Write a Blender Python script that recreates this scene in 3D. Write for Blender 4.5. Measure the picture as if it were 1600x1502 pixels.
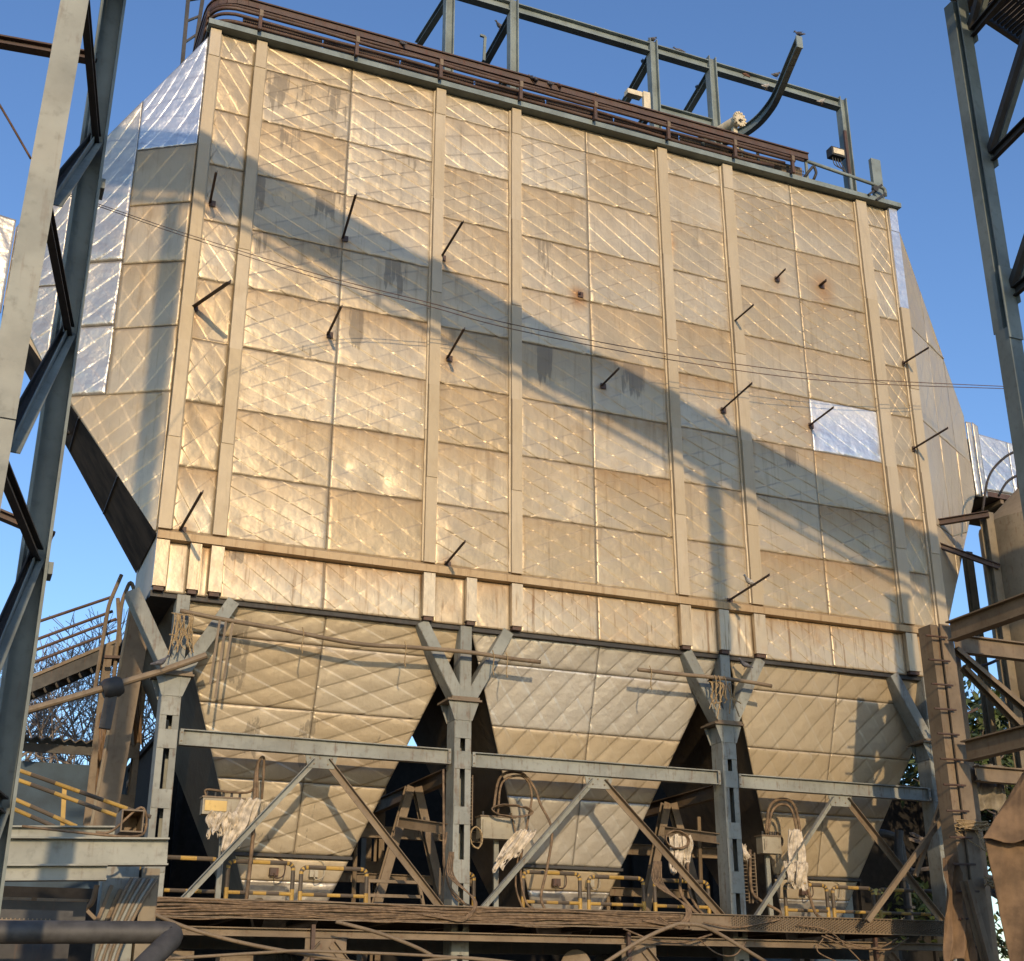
import bpy, math, random
import numpy as np
from mathutils import Vector, Matrix

# ------------------------------------------------------------------ scene, camera, light
S = bpy.context.scene
for o in list(bpy.data.objects): bpy.data.objects.remove(o)
random.seed(7); RNG = np.random.default_rng(7)
C = S.collection

cam_d = bpy.data.cameras.new('camera'); cam = bpy.data.objects.new('camera', cam_d); C.objects.link(cam)
cam_d.sensor_fit = 'HORIZONTAL'; cam_d.sensor_width = 36.0
cam_d.lens = 36.0 * 2064.6 / 1600.0
cam_d.clip_start = 0.1; cam_d.clip_end = 3000
cam.location = (0, 0, 1.6)
cam.rotation_mode = 'XYZ'
cam.rotation_euler = (math.radians(90 + 21.803), 0, math.radians(-22.755))
S.camera = cam

SUN = Vector((0.18, 1.0, -0.28)).normalized()          # direction the light travels
SUN_EL = math.asin(-SUN.z)
SUN_AZ = math.atan2(-SUN.x, -SUN.y)                     # direction to the sun, clockwise from +Y
W = bpy.data.worlds.new('World'); S.world = W; W.use_nodes = True
nt = W.node_tree; nt.nodes.clear()
sky = nt.nodes.new('ShaderNodeTexSky'); sky.sky_type = 'NISHITA'; sky.sun_disc = False
sky.sun_elevation = SUN_EL; sky.sun_rotation = SUN_AZ
sky.air_density = 1.0; sky.dust_density = 0.4; sky.ozone_density = 3.0; sky.altitude = 50
bg = nt.nodes.new('ShaderNodeBackground'); bg.inputs['Strength'].default_value = 0.15
out = nt.nodes.new('ShaderNodeOutputWorld')
hs = nt.nodes.new('ShaderNodeHueSaturation'); hs.inputs['Saturation'].default_value = 1.08; hs.inputs['Hue'].default_value = 0.507
nt.links.new(sky.outputs[0], hs.inputs['Color']); nt.links.new(hs.outputs[0], bg.inputs[0]); nt.links.new(bg.outputs[0], out.inputs[0])
sun_d = bpy.data.lights.new('sun', 'SUN'); sun = bpy.data.objects.new('sun', sun_d); C.objects.link(sun)
sun_d.energy = 2.15; sun_d.angle = math.radians(0.75); sun_d.color = (1.0, 0.74, 0.45)
sun.rotation_euler = SUN.to_track_quat('-Z', 'Y').to_euler(); sun.location = (-10, -30, 40)
S.view_settings.view_transform = 'Standard'; S.view_settings.look = 'None'
S.view_settings.exposure = 0.54; S.view_settings.gamma = 1.0; S.view_settings.use_curve_mapping = False
S.render.engine = 'CYCLES'
S.cycles.max_bounces = 5; S.cycles.diffuse_bounces = 3; S.cycles.glossy_bounces = 3
S.cycles.transparent_max_bounces = 4; S.cycles.use_denoising = True
S.cycles.caustics_reflective = False; S.cycles.caustics_refractive = False

# ------------------------------------------------------------------ mesh helpers
ORIGIN = {}
class MB:
    def __init__(s): s.v = []; s.f = []; s.m = []; s.cur = 0
    def add(s, vs, fs):
        b = len(s.v); s.v += [tuple(map(float, v)) for v in vs]
        for f in fs: s.f.append([i + b for i in f]); s.m.append(s.cur)
    def box(s, a, b):
        x0, y0, z0 = a; x1, y1, z1 = b
        s.add([(x0,y0,z0),(x1,y0,z0),(x1,y1,z0),(x0,y1,z0),(x0,y0,z1),(x1,y0,z1),(x1,y1,z1),(x0,y1,z1)],
              [(3,2,1,0),(4,5,6,7),(0,1,5,4),(1,2,6,5),(2,3,7,6),(3,0,4,7)]); return s
    def prism(s, p, q, prof, up=(0,0,1)):
        p = Vector(p); q = Vector(q); d = (q - p).normalized(); u = Vector(up)
        if abs(d.dot(u.normalized())) > .97: u = Vector((0,-1,0)) if abs(d.y) < .9 else Vector((1,0,0))
        u = (u - d * u.dot(d)).normalized(); r = d.cross(u)
        n = len(prof)
        vs = [p + r*a + u*b for a, b in prof] + [q + r*a + u*b for a, b in prof]
        fs = [(i, (i+1) % n, n + (i+1) % n, n + i) for i in range(n)]
        fs += [tuple(range(n-1, -1, -1)), tuple(range(n, 2*n))]
        s.add(vs, fs); return s
    def bar(s, p, q, w, h, up=(0,0,1)):
        return s.prism(p, q, [(-w/2,-h/2),(w/2,-h/2),(w/2,h/2),(-w/2,h/2)], up)
    def ibeam(s, p, q, h, w, up=(0,0,1), tf=.02, tw=.016):
        a, b = w/2, h/2; t = tw/2
        return s.prism(p, q, [(-a,-b),(a,-b),(a,-b+tf),(t,-b+tf),(t,b-tf),(a,b-tf),(a,b),(-a,b),(-a,b-tf),(-t,b-tf),(-t,-b+tf),(-a,-b+tf)], up)
    def channel(s, p, q, h, w, up=(0,0,1), t=.018, side=1):   # web on the side*(-r) side
        b = h/2; k = side
        pr = [(0,-b),(w*k,-b),(w*k,-b+t),(t*k,-b+t),(t*k,b-t),(w*k,b-t),(w*k,b),(0,b)]
        if k < 0: pr = pr[::-1]
        return s.prism(p, q, pr, up)
    def angle(s, p, q, w, h, up=(0,0,1), t=.012, sx=1, sy=1):
        pr = [(0,0),(w*sx,0),(w*sx,t*sy),(t*sx,t*sy),(t*sx,h*sy),(0,h*sy)]
        if sx*sy < 0: pr = pr[::-1]
        return s.prism(p, q, pr, up)
    def tube(s, pts, r, n=8, stripe=None, caps=True):
        pts = [Vector(p) for p in pts]
        if stripe:
            q = [pts[0]]; marks = []
            for a, b in zip(pts, pts[1:]):
                L = (b-a).length; k = max(1, round(L/stripe))
                for i in range(1, k+1): q.append(a.lerp(b, i/k))
            pts = q
        T = []
        for i in range(len(pts)):
            a = pts[max(i-1,0)]; b = pts[min(i+1,len(pts)-1)]
            t = (b-a); T.append(t.normalized() if t.length > 1e-9 else Vector((1,0,0)))
        u = Vector((0,0,1)) if abs(T[0].z) < .9 else Vector((1,0,0))
        vs = []; fs = []; ms = []
        for i, p in enumerate(pts):
            u = (u - T[i]*u.dot(T[i]))
            u = u.normalized() if u.length > 1e-6 else T[i].orthogonal().normalized()
            w = T[i].cross(u); rr = r[i] if isinstance(r, (list, tuple)) else r
            for k in range(n):
                a = 2*math.pi*k/n; vs.append(p + (u*math.cos(a) + w*math.sin(a))*rr)
        for i in range(len(pts)-1):
            for k in range(n):
                fs.append((i*n+k, i*n+(k+1)%n, (i+1)*n+(k+1)%n, (i+1)*n+k)); ms.append((i//1) % 2 if stripe else s.cur)
        if caps: fs += [tuple(range(n-1,-1,-1)), tuple(range((len(pts)-1)*n, len(pts)*n))]; ms += [s.cur, s.cur]
        b0 = len(s.m); s.add(vs, fs)
        if stripe: s.m[b0:] = ms
        return s
    def lathe(s, c, axis, prof, n=16):     # prof: (distance along axis, radius)
        c = Vector(c); ax = Vector(axis).normalized(); u = ax.orthogonal().normalized(); w = ax.cross(u)
        vs = []; fs = []
        for h, r in prof:
            for k in range(n):
                a = 2*math.pi*k/n; vs.append(c + ax*h + (u*math.cos(a)+w*math.sin(a))*r)
        for i in range(len(prof)-1):
            for k in range(n): fs.append((i*n+k, i*n+(k+1)%n, (i+1)*n+(k+1)%n, (i+1)*n+k))
        fs += [tuple(range(n-1,-1,-1)), tuple(range((len(prof)-1)*n, len(prof)*n))]
        s.add(vs, fs); return s
    def build(s, name, mats, parent=None, smooth=False):
        off = Vector(ORIGIN.get(parent.name, (0,0,0))) if parent else Vector((0,0,0))
        me = bpy.data.meshes.new(name)
        me.from_pydata([tuple(Vector(v)-off) for v in s.v], [], s.f)
        if not isinstance(mats, (list, tuple)): mats = [mats]
        for m in mats: me.materials.append(m)
        me.polygons.foreach_set('material_index', [min(m, len(mats)-1) for m in s.m])
        if smooth:
            me.polygons.foreach_set('use_smooth', [True]*len(me.polygons))
        me.update()
        o = bpy.data.objects.new(name, me); C.objects.link(o)
        if parent: o.parent = parent
        ORIGIN[o.name] = tuple(off)
        if smooth == 'auto':
            me.set_sharp_from_angle(angle=math.radians(35))
        return o
def tag(o, label=None, cat=None, group=None, kind=None):
    if label: o['label'] = label
    if cat: o['category'] = cat
    if group: o['group'] = group
    if kind or cat: o['kind'] = kind or 'thing'
    return o
def thing(name, label, cat, loc, group=None):
    o = bpy.data.objects.new(name, None); o.empty_display_size = .3; o.location = loc; C.objects.link(o)
    ORIGIN[o.name] = tuple(loc); return tag(o, label, cat, group)
def solo(mb, name, mats, label, cat, group=None, smooth=False):
    """one-mesh thing with its origin at its lowest middle"""
    a = np.array(mb.v); c = (float(a[:,0].mean()), float(a[:,1].mean()), float(a[:,2].min()))
    t = bpy.data.objects.new('tmp', None); ORIGIN['tmp_o'] = c
    class P: pass
    off = Vector(c); me = bpy.data.meshes.new(name)
    me.from_pydata([tuple(Vector(v)-off) for v in mb.v], [], mb.f)
    if not isinstance(mats, (list, tuple)): mats = [mats]
    for m in mats: me.materials.append(m)
    me.polygons.foreach_set('material_index', [min(m, len(mats)-1) for m in mb.m])
    if smooth: me.polygons.foreach_set('use_smooth', [True]*len(me.polygons))
    me.update()
    bpy.data.objects.remove(t)
    o = bpy.data.objects.new(name, me); o.location = c; C.objects.link(o); ORIGIN[o.name] = c
    if smooth == 'auto': me.set_sharp_from_angle(angle=math.radians(35))
    return tag(o, label, cat, group)
def copy_tree(o, parent=None, delta=(0,0,0)):
    c = o.copy(); C.objects.link(c); c.parent = parent
    if parent is None: c.location = Vector(o.location) + Vector(delta)
    ORIGIN[c.name] = tuple(Vector(ORIGIN.get(o.name, (0,0,0))) + Vector(delta))
    for ch in list(o.children): copy_tree(ch, c, delta)
    return c
def spline(pts, k=6):
    P = [Vector(p) for p in pts]; P = [P[0]*2-P[1]] + P + [P[-1]*2-P[-2]]; o = []
    for i in range(1, len(P)-2):
        for j in range(k):
            t = j/k; a,b,c,d = P[i-1],P[i],P[i+1],P[i+2]
            o.append(.5*((2*b)+(c-a)*t+(2*a-5*b+4*c-d)*t*t+(3*b-a-3*c+d)*t**3))
    o.append(P[-2]); return o
def rounded(pts, r, k=4):
    P = [Vector(p) for p in pts]; o = [P[0]]
    for a,b,c in zip(P, P[1:], P[2:]):
        u = (a-b).normalized(); w = (c-b).normalized(); rr = min(r, (a-b).length*.45, (c-b).length*.45)
        for j in range(k+1):
            t = j/k; o.append((b+u*rr)*(1-t)**2 + b*2*t*(1-t) + (b+w*rr)*t*t)
    o.append(P[-1]); return o
def lerp(a, b, t): return tuple(x+(y-x)*t for x, y in zip(a, b))

# ------------------------------------------------------------------ materials
def newmat(name):
    m = bpy.data.materials.new(name); m.use_nodes = True; t = m.node_tree; t.nodes.clear()
    o = t.nodes.new('ShaderNodeOutputMaterial'); p = t.nodes.new('ShaderNodeBsdfPrincipled')
    t.links.new(p.outputs[0], o.inputs[0])
    def N(kind, ins=None, **kw):
        n = t.nodes.new('ShaderNode'+kind)
        for k, v in kw.items(): setattr(n, k, v)
        for k, v in (ins or {}).items():
            if hasattr(v, 'links') and hasattr(v, 'is_output'): t.links.new(v, n.inputs[k])
            else: n.inputs[k].default_value = v
        return n
    return m, p, N, t
def c4(c): return (c[0], c[1], c[2], 1)
def rampv(N, fac, lo, hi, a=0.0, b=1.0):
    return N('MapRange', {'Value': fac, 'From Min': lo, 'From Max': hi, 'To Min': a, 'To Max': b}, interpolation_type='SMOOTHSTEP').outputs[0]
def mixc(N, fac, a, b):
    n = N('Mix', data_type='RGBA')
    for i, v in ((0, fac), (6, a), (7, b)):
        if hasattr(v, 'is_output'): n.id_data.links.new(v, n.inputs[i])
        else: n.inputs[i].default_value = v if i == 0 else c4(v)
    return n.outputs[2]
def math_(N, op, a, b=0.0):
    n = N('Math', operation=op)
    for i, v in ((0, a), (1, b)):
        if hasattr(v, 'is_output'): n.id_data.links.new(v, n.inputs[i])
        else: n.inputs[i].default_value = v
    return n.outputs[0]
def coords(N, scale=(1,1,1)):
    tc = N('TexCoord'); oi = N('ObjectInfo')
    r = N('Vector Math' if False else 'VectorMath', operation='ADD')
    r.id_data.links.new(tc.outputs['Object'], r.inputs[0])
    sc = N('VectorMath', operation='SCALE'); sc.inputs[0].default_value = (37, 91, 53)
    r.id_data.links.new(oi.outputs['Random'], sc.inputs['Scale']); r.id_data.links.new(sc.outputs[0], r.inputs[1])
    return r.outputs[0], oi.outputs['Random']
def noise(N, vec, scale, detail=4, rough=.55, stretch=None):
    if stretch:
        mp = N('Mapping', {'Vector': vec}); mp.inputs['Scale'].default_value = stretch; vec = mp.outputs[0]
    return N('TexNoise', {'Vector': vec, 'Scale': scale, 'Detail': detail, 'Roughness': rough}).outputs[0]

def steel(name, base, rust=(.12,.055,.025), rustamt=.3, dust=(.30,.22,.13), dustamt=.5, rough=.6, metallic=0.0, bump=.3):
    m, p, N, t = newmat(name); v, rnd = coords(N)
    n1 = noise(N, v, 1.3, 6); n2 = noise(N, v, 9, 5); n3 = noise(N, v, 3.0, 6, .6, (5,5,.55))
    dark = tuple(x*.78 for x in base); lite = tuple(min(1, x*1.18+.01) for x in base)
    col = mixc(N, rampv(N, n1, .3, .7), dark, lite)
    col = mixc(N, math_(N, 'MULTIPLY', rampv(N, n2, .52, .75), .35), col, tuple(x*.45 for x in base))
    rf = math_(N, 'MULTIPLY', rampv(N, math_(N, 'ADD', n3, math_(N, 'MULTIPLY', n2, .35)), .78-.25*rustamt, .9), min(1, rustamt*1.6))
    col = mixc(N, rf, col, rust)
    g = N('NewGeometry'); sx = N('SeparateXYZ', {0: g.outputs['Normal']})
    df = math_(N, 'MULTIPLY', rampv(N, sx.outputs[2], .2, .9), dustamt)
    df = math_(N, 'ADD', df, math_(N, 'MULTIPLY', rampv(N, noise(N, v, .9, 5), .45, .75), dustamt*.5))
    col = mixc(N, math_(N, 'MINIMUM', df, .95), col, dust)
    t.links.new(col, p.inputs['Base Color'])
    p.inputs['Metallic'].default_value = metallic
    t.links.new(math_(N, 'ADD', math_(N, 'MULTIPLY', n2, .3), rough-.15), p.inputs['Roughness'])
    b = N('Bump', {'Height': n2, 'Strength': bump, 'Distance': .006}); t.links.new(b.outputs[0], p.inputs['Normal'])
    return m

def cladding(name, tan=(.47,.375,.24), pale=(.57,.495,.365), brown=(.33,.215,.105), metallic=.50, rough=.43, dustk=1.0, streak=1.0, crinkle=.8):
    """dusty aluminium sheet: creases from UV (crease phases) and 'amp' UV, wear from the 'wear' colour attribute"""
    m, p, N, t = newmat(name); v, rnd = coords(N)
    n0 = noise(N, v, .55, 4); n1 = noise(N, v, 2.2, 6); n2 = noise(N, v, 14, 5)
    ns = noise(N, v, 3.2, 5, .6, (2.6,2.6,.16)); nf = noise(N, v, 9.0, 4, .6, (2.6,2.6,.12))
    col = mixc(N, rampv(N, math_(N, 'ADD', math_(N,'MULTIPLY',n0,.6), math_(N,'MULTIPLY',rnd,.28)), .24, .66), tan, pale)
    col = mixc(N, math_(N, 'MULTIPLY', rampv(N, n1, .5, .8), .35*dustk), col, brown)
    at = N('Attribute', attribute_name='wear', attribute_type='GEOMETRY'); sep = N('SeparateColor', {0: at.outputs['Color']})
    top, stain, rust = sep.outputs[0], sep.outputs[1], sep.outputs[2]
    # dust and tannin wash held under the lap of the sheet above
    tf = math_(N, 'MULTIPLY', top, math_(N, 'ADD', math_(N, 'MULTIPLY', ns, .9), .25))
    col = mixc(N, math_(N, 'MINIMUM', math_(N, 'MULTIPLY', tf, .85*dustk), .9), col, brown)
    col = mixc(N, math_(N, 'MULTIPLY', rampv(N, ns, .54, .72), .30*streak), col, tuple(x*.62 for x in brown))
    col = mixc(N, math_(N, 'MULTIPLY', rampv(N, nf, .60, .70), .22*streak), col, tuple(x*.5 for x in brown))
    # dark dribbles
    nd = noise(N, v, 6.5, 5, .6, (1.3,1.3,.15))
    sd = math_(N, 'MULTIPLY', rampv(N, math_(N, 'ADD', math_(N, 'MULTIPLY', nd, .9), math_(N, 'MULTIPLY', stain, .40)), .66, .735), rampv(N, stain, .05, .30))
    col = mixc(N, math_(N, 'MULTIPLY', sd, .55), col, (.10,.088,.07))
    rr = math_(N, 'MULTIPLY', rust, math_(N, 'ADD', .55, math_(N, 'MULTIPLY', n1, .9)))
    col = mixc(N, math_(N, 'MINIMUM', rr, .95), col, (.30,.13,.03))
    t.links.new(col, p.inputs['Base Color'])
    mt = math_(N, 'SUBTRACT', metallic, math_(N, 'MULTIPLY', math_(N, 'ADD', math_(N,'MULTIPLY',tf,.5), math_(N,'ADD',sd,rust)), metallic*.7))
    t.links.new(math_(N, 'MAXIMUM', mt, 0.0), p.inputs['Metallic'])
    rg = math_(N, 'ADD', math_(N, 'MULTIPLY', n1, .26), rough-.10)
    t.links.new(math_(N, 'ADD', rg, math_(N, 'MULTIPLY', tf, .15)), p.inputs['Roughness'])
    # crease relief
    uv = N('UVMap', uv_map='crease'); su = N('SeparateXYZ', {0: uv.outputs[0]})
    am = N('UVMap', uv_map='amp'); sa = N('SeparateXYZ', {0: am.outputs[0]})
    def fold(u, a):
        f = math_(N, 'FRACT', u)                              # folded lap: short steep face at the crease, long flat one after it
        c = N('MapRange', {'Value': f, 'From Min': 0.0, 'From Max': .12, 'To Min': 0.0, 'To Max': 1.0}, interpolation_type='SMOOTHSTEP').outputs[0]
        return math_(N, 'MULTIPLY', math_(N, 'MULTIPLY', c, math_(N, 'SUBTRACT', 1.0, f)), a)
    cell = N('CombineXYZ', {0: math_(N, 'FLOOR', su.outputs[0]), 1: math_(N, 'FLOOR', su.outputs[1]), 2: rnd})
    wn = N('SeparateColor', {0: N('TexWhiteNoise', {'Vector': cell.outputs[0]}, noise_dimensions='3D').outputs[1]})
    h = math_(N, 'ADD', math_(N, 'MULTIPLY', fold(su.outputs[0], sa.outputs[0]), math_(N, 'ADD', .65, math_(N, 'MULTIPLY', wn.outputs[0], .7))),
              math_(N, 'MULTIPLY', fold(su.outputs[1], sa.outputs[1]), math_(N, 'ADD', .65, math_(N, 'MULTIPLY', wn.outputs[1], .7))))
    h = math_(N, 'MULTIPLY', h, rampv(N, noise(N, v, 1.6, 3), .34, .62, .60, 1.0))
    h = math_(N, 'ADD', h, math_(N, 'MULTIPLY', n2, .10)); h = math_(N, 'ADD', h, math_(N, 'MULTIPLY', noise(N, v, 5 if crinkle < 1.5 else 3.2, 3, .5), crinkle))
    b = N('Bump', {'Height': h, 'Strength': .72, 'Distance': .021}); t.links.new(b.outputs[0], p.inputs['Normal'])
    return m

def plain(name, col, rough=.7, metallic=0.0, var=.35, scale=6, bump=.3, stretch=None):
    m, p, N, t = newmat(name); v, rnd = coords(N); n = noise(N, v, scale, 6, .6, stretch)
    a = tuple(x*(1-var) for x in col); b = tuple(min(1, x*(1+var)) for x in col)
    t.links.new(mixc(N, rampv(N, n, .3, .7), a, b), p.inputs['Base Color'])
    p.inputs['Roughness'].default_value = rough; p.inputs['Metallic'].default_value = metallic
    bb = N('Bump', {'Height': noise(N, v, scale*4, 5), 'Strength': bump, 'Distance': .008}); t.links.new(bb.outputs[0], p.inputs['Normal'])
    return m

CLAD = cladding('dusty_aluminium')
CLADH = cladding('hopper_aluminium', tan=(.54,.44,.29), pale=(.62,.54,.40), dustk=.55, rough=.38, streak=.5, metallic=.38)
HOPSIL = cladding('shiny_hopper_aluminium', tan=(.62,.57,.47), pale=(.72,.68,.59), brown=(.36,.26,.14), dustk=.4, rough=.32, streak=.3, metallic=.48, crinkle=1.3)
SILVER = cladding('clean_aluminium', tan=(.62,.64,.66), pale=(.74,.75,.77), brown=(.45,.42,.36), metallic=.75, rough=.36, dustk=.15, streak=.15, crinkle=2.6)
SILVERT = cladding('older_aluminium', tan=(.56,.53,.47), pale=(.66,.63,.57), brown=(.42,.33,.2), metallic=.72, rough=.34, dustk=.4, streak=.3, crinkle=2.6)
COVER = cladding('cover_aluminium', tan=(.45,.37,.245), pale=(.52,.445,.325), metallic=.18, rough=.55, dustk=.6, streak=.5)
RUSTY = cladding('rust_washed_aluminium', tan=(.52,.42,.28), pale=(.60,.53,.40), brown=(.34,.18,.065), metallic=.42, rough=.42, dustk=1.2, streak=2.5)
BANDM = cladding('rusty_band', tan=(.42,.30,.165), pale=(.49,.385,.245), brown=(.30,.15,.05), metallic=.2, rough=.55, dustk=1.3, streak=1.8)
GREEN = steel('grey_green_painted_steel', (.245,.26,.235), rustamt=.34, dustamt=.22)
GREENH = steel('roof_steel', (.19,.235,.235), rustamt=.1, dustamt=.10)
LIGHTST = steel('pale_painted_steel', (.27,.28,.245), rustamt=.16, dustamt=.25)
TOWERG = steel('tower_steel', (.16,.19,.18), rustamt=.12, dustamt=.08)
BLACKST = steel('blackened_steel', (.030,.030,.030), rustamt=.2, dustamt=.06)
BROWN = steel('dust_brown_steel', (.185,.138,.088), dust=(.26,.195,.12), rustamt=.3, dustamt=.7)
DKBROWN = steel('rusted_pipe_steel', (.070,.040,.029), rust=(.15,.06,.03), rustamt=.4, dustamt=.12)
TRAYM = steel('rusted_tray_steel', (.085,.052,.040), rust=(.10,.04,.025), rustamt=.5, dustamt=.15)
PEGM = steel('stub_steel', (.045,.026,.022), rustamt=.3, dustamt=.05)
YELLOW = steel('yellow_paint', (.42,.265,.055), rustamt=.3, dustamt=.5)
BLACKP = steel('black_paint', (.07,.055,.04), rustamt=.1, dustamt=.35)
CABLE = plain('dusty_cable', (.17,.115,.068), .75, var=.45, scale=9)
CABLED = plain('dark_cable', (.035,.028,.024), .6, var=.4)
ROPE = plain('rope_fibre', (.33,.24,.13), .9, var=.3, scale=30)
WIREM = plain('overhead_wire', (.13,.075,.05), .6, var=.3)
RAG = plain('dirty_white_cloth', (.52,.46,.37), .95, var=.35, scale=7)
TARP = plain('brown_tarpaulin', (.165,.105,.058), .85, var=.3, scale=2.5, bump=.5)
TARPG = plain('grey_sacking', (.22,.19,.14), .9, var=.3, scale=4, bump=.6)
BOXM = steel('box_paint', (.36,.33,.25), rustamt=.3, dustamt=.45)
YPLATE = steel('yellow_plate_paint', (.60,.42,.14), rustamt=.2, dustamt=.2)
CREAM = plain('cream_paint', (.66,.58,.42), .6, var=.15)
BLUEW = plain('blue_sheet_paint', (.035,.065,.10), .7, var=.3, scale=1.2)  # blue darkened to carry the shade lying on the shed wall
ROOFM = plain('corrugated_roof_sheet', (.10,.085,.07), .8, var=.4)
SOOT = plain('backdrop_black', (.016,.014,.012), .95, var=.3)  # near black in place of shade, for the added backdrop and backing
SHELL = cladding('shaded_hopper_side', tan=(.10,.08,.055), pale=(.15,.12,.085), brown=(.06,.04,.025), metallic=.2, rough=.6)  # shade on the hopper sides put into a darker cladding colour
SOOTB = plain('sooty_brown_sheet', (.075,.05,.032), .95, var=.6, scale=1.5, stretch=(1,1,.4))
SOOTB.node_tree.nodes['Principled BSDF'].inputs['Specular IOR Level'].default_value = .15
GROUNDM = plain('dusty_ground', (.17,.125,.08), .95, var=.35, scale=.4)
PIPEG = plain('grey_pipe_paint', (.062,.060,.058), .6, var=.25, scale=5)
BIRDM = plain('pigeon_feathers', (.10,.10,.115), .8, var=.5, scale=9)
BIRDB = plain('brown_pigeon_feathers', (.16,.085,.06), .8, var=.45, scale=9)
BIRDW = plain('pale_pigeon_feathers', (.42,.40,.37), .8, var=.3, scale=9)
BARK = plain('grey_bark', (.27,.225,.19), .9, var=.3)
LEAF = plain('leaf_green', (.075,.105,.03), .6, var=.5, scale=1.5)
TANKM = steel('tank_steel', (.20,.165,.11), rustamt=.3, dustamt=.5)

# ------------------------------------------------------------------ cladding sheets
STAINS = []   # (x, z, half width, half height, strength) on the front wall, metres
RUSTS = []    # (x, z, radius, strength)
def sheet(name, parent, q, mat, th=(24, -26), sp=(.30, .34), amp=(1.0, .45), step=.05, lap=.005, base=.008, dent=1.0, top=1.0, out=None, seed=0, stains=True, pillow=.005, skirt=.03):
    """one cladding sheet on the quad q = (bottom left, bottom right, top right, top left); lower edge laps over the sheet below"""
    rng = np.random.default_rng(seed)
    q = [np.array(p, float) for p in q]
    w = max(np.linalg.norm(q[1]-q[0]), np.linalg.norm(q[2]-q[3])); h = max(np.linalg.norm(q[3]-q[0]), np.linalg.norm(q[2]-q[1]))
    nrm = np.cross(q[1]-q[0], q[3]-q[0]); 
    if np.linalg.norm(nrm) < 1e-6: nrm = np.cross(q[2]-q[3], q[3]-q[0])
    nrm /= np.linalg.norm(nrm)
    if out is not None and nrm @ np.array(out) < 0: nrm = -nrm
    nx = max(3, int(round(w/step))); ny = max(3, int(round(h/step)))
    s = np.linspace(0, 1, nx+1); t = np.linspace(0, 1, ny+1); Sg, Tg = np.meshgrid(s, t)
    P = ((1-Sg)*(1-Tg))[..., None]*q[0] + (Sg*(1-Tg))[..., None]*q[1] + (Sg*Tg)[..., None]*q[2] + ((1-Sg)*Tg)[..., None]*q[3]
    u = (P - q[0]) @ ((q[1]-q[0])/max(1e-6, np.linalg.norm(q[1]-q[0]))) if np.linalg.norm(q[1]-q[0]) > 1e-6 else Sg*w
    v = Tg*h
    def ph(ang, spc, off):
        a = math.radians(ang); return (-math.sin(a)*u + math.cos(a)*v)/spc + off
    o1, o2 = rng.random(2)
    k1 = ph(th[0], sp[0], o1); k2 = ph(th[1], sp[1], o2)
    edge = np.minimum(np.minimum(Sg, 1-Sg)*w, np.minimum(Tg, 1-Tg)*h); ed = np.clip(edge/.06, 0, 1)
    pil = np.abs(np.sin(np.pi*k1))*amp[0] + np.abs(np.sin(np.pi*k2))*amp[1]; k2 = -k2
    bx = np.zeros_like(u)
    for _ in range(5):
        fx, fy = rng.normal(0, 1.6, 2); bx += np.sin(fx*u + fy*v + rng.random()*6.28)*rng.random()
    for _ in range(3):
        cx, cy, r = rng.random()*w, rng.random()*h, .12+.2*rng.random()
        bx += rng.normal(0, 1.1)*np.exp(-((u-cx)**2+(v-cy)**2)/r**2)
    disp = base + lap*(1-Tg) + ed*(pillow*pil + .0055*dent*bx)
    P = P + nrm*disp[..., None]
    # turned-back edges
    ring = [(0,i) for i in range(nx)] + [(j,nx) for j in range(ny)] + [(ny,nx-i) for i in range(nx)] + [(ny-j,0) for j in range(ny)]
    V = P.reshape(-1, 3); idx = np.arange((nx+1)*(ny+1)).reshape(ny+1, nx+1)
    R = np.array([idx[a] for a in ring]); back = V[R] - nrm*skirt
    nb = len(V); V = np.vstack([V, back])
    F = np.stack([idx[:-1,:-1], idx[:-1,1:], idx[1:,1:], idx[1:,:-1]], -1).reshape(-1, 4)
    k = np.arange(len(R)); kn = (k+1) % len(R)
    G = np.stack([nb+k, nb+kn, R[kn], R[k]], -1)
    F = np.vstack([F, G])
    nn = np.cross(q[1]-q[0], q[3]-q[0])
    if nn @ nrm < 0: F = F[:, ::-1]
    off = np.array(ORIGIN[parent.name])
    me = bpy.data.meshes.new(name)
    me.from_pydata((V-off).tolist(), [], F.tolist()); me.materials.append(mat)
    sm = np.ones(len(F), bool); sm[-len(G):] = False
    me.polygons.foreach_set('use_smooth', sm)
    K = np.concatenate([np.stack([k1.ravel(), k2.ravel()], -1), np.stack([k1.ravel(), k2.ravel()], -1)[R]])
    li = np.empty(len(me.loops), np.int32); me.loops.foreach_get('vertex_index', li)
    uv = me.uv_layers.new(name='crease'); uv.data.foreach_set('uv', K[li].astype(np.float32).ravel())
    ua = me.uv_layers.new(name='amp'); ua.data.foreach_set('uv', np.tile(np.array(amp, np.float32), len(li)))
    col = np.zeros((len(V), 4), np.float32); col[:, 3] = 1
    vv = np.concatenate([Tg.ravel(), Tg.ravel()[R]])
    topk = top*(.30+.95*rng.random())
    col[:, 0] = np.clip((vv-.35)/.65, 0, 1)**1.3*topk*.8 + np.clip((.05-vv)/.05, 0, 1)*.22*top
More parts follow.
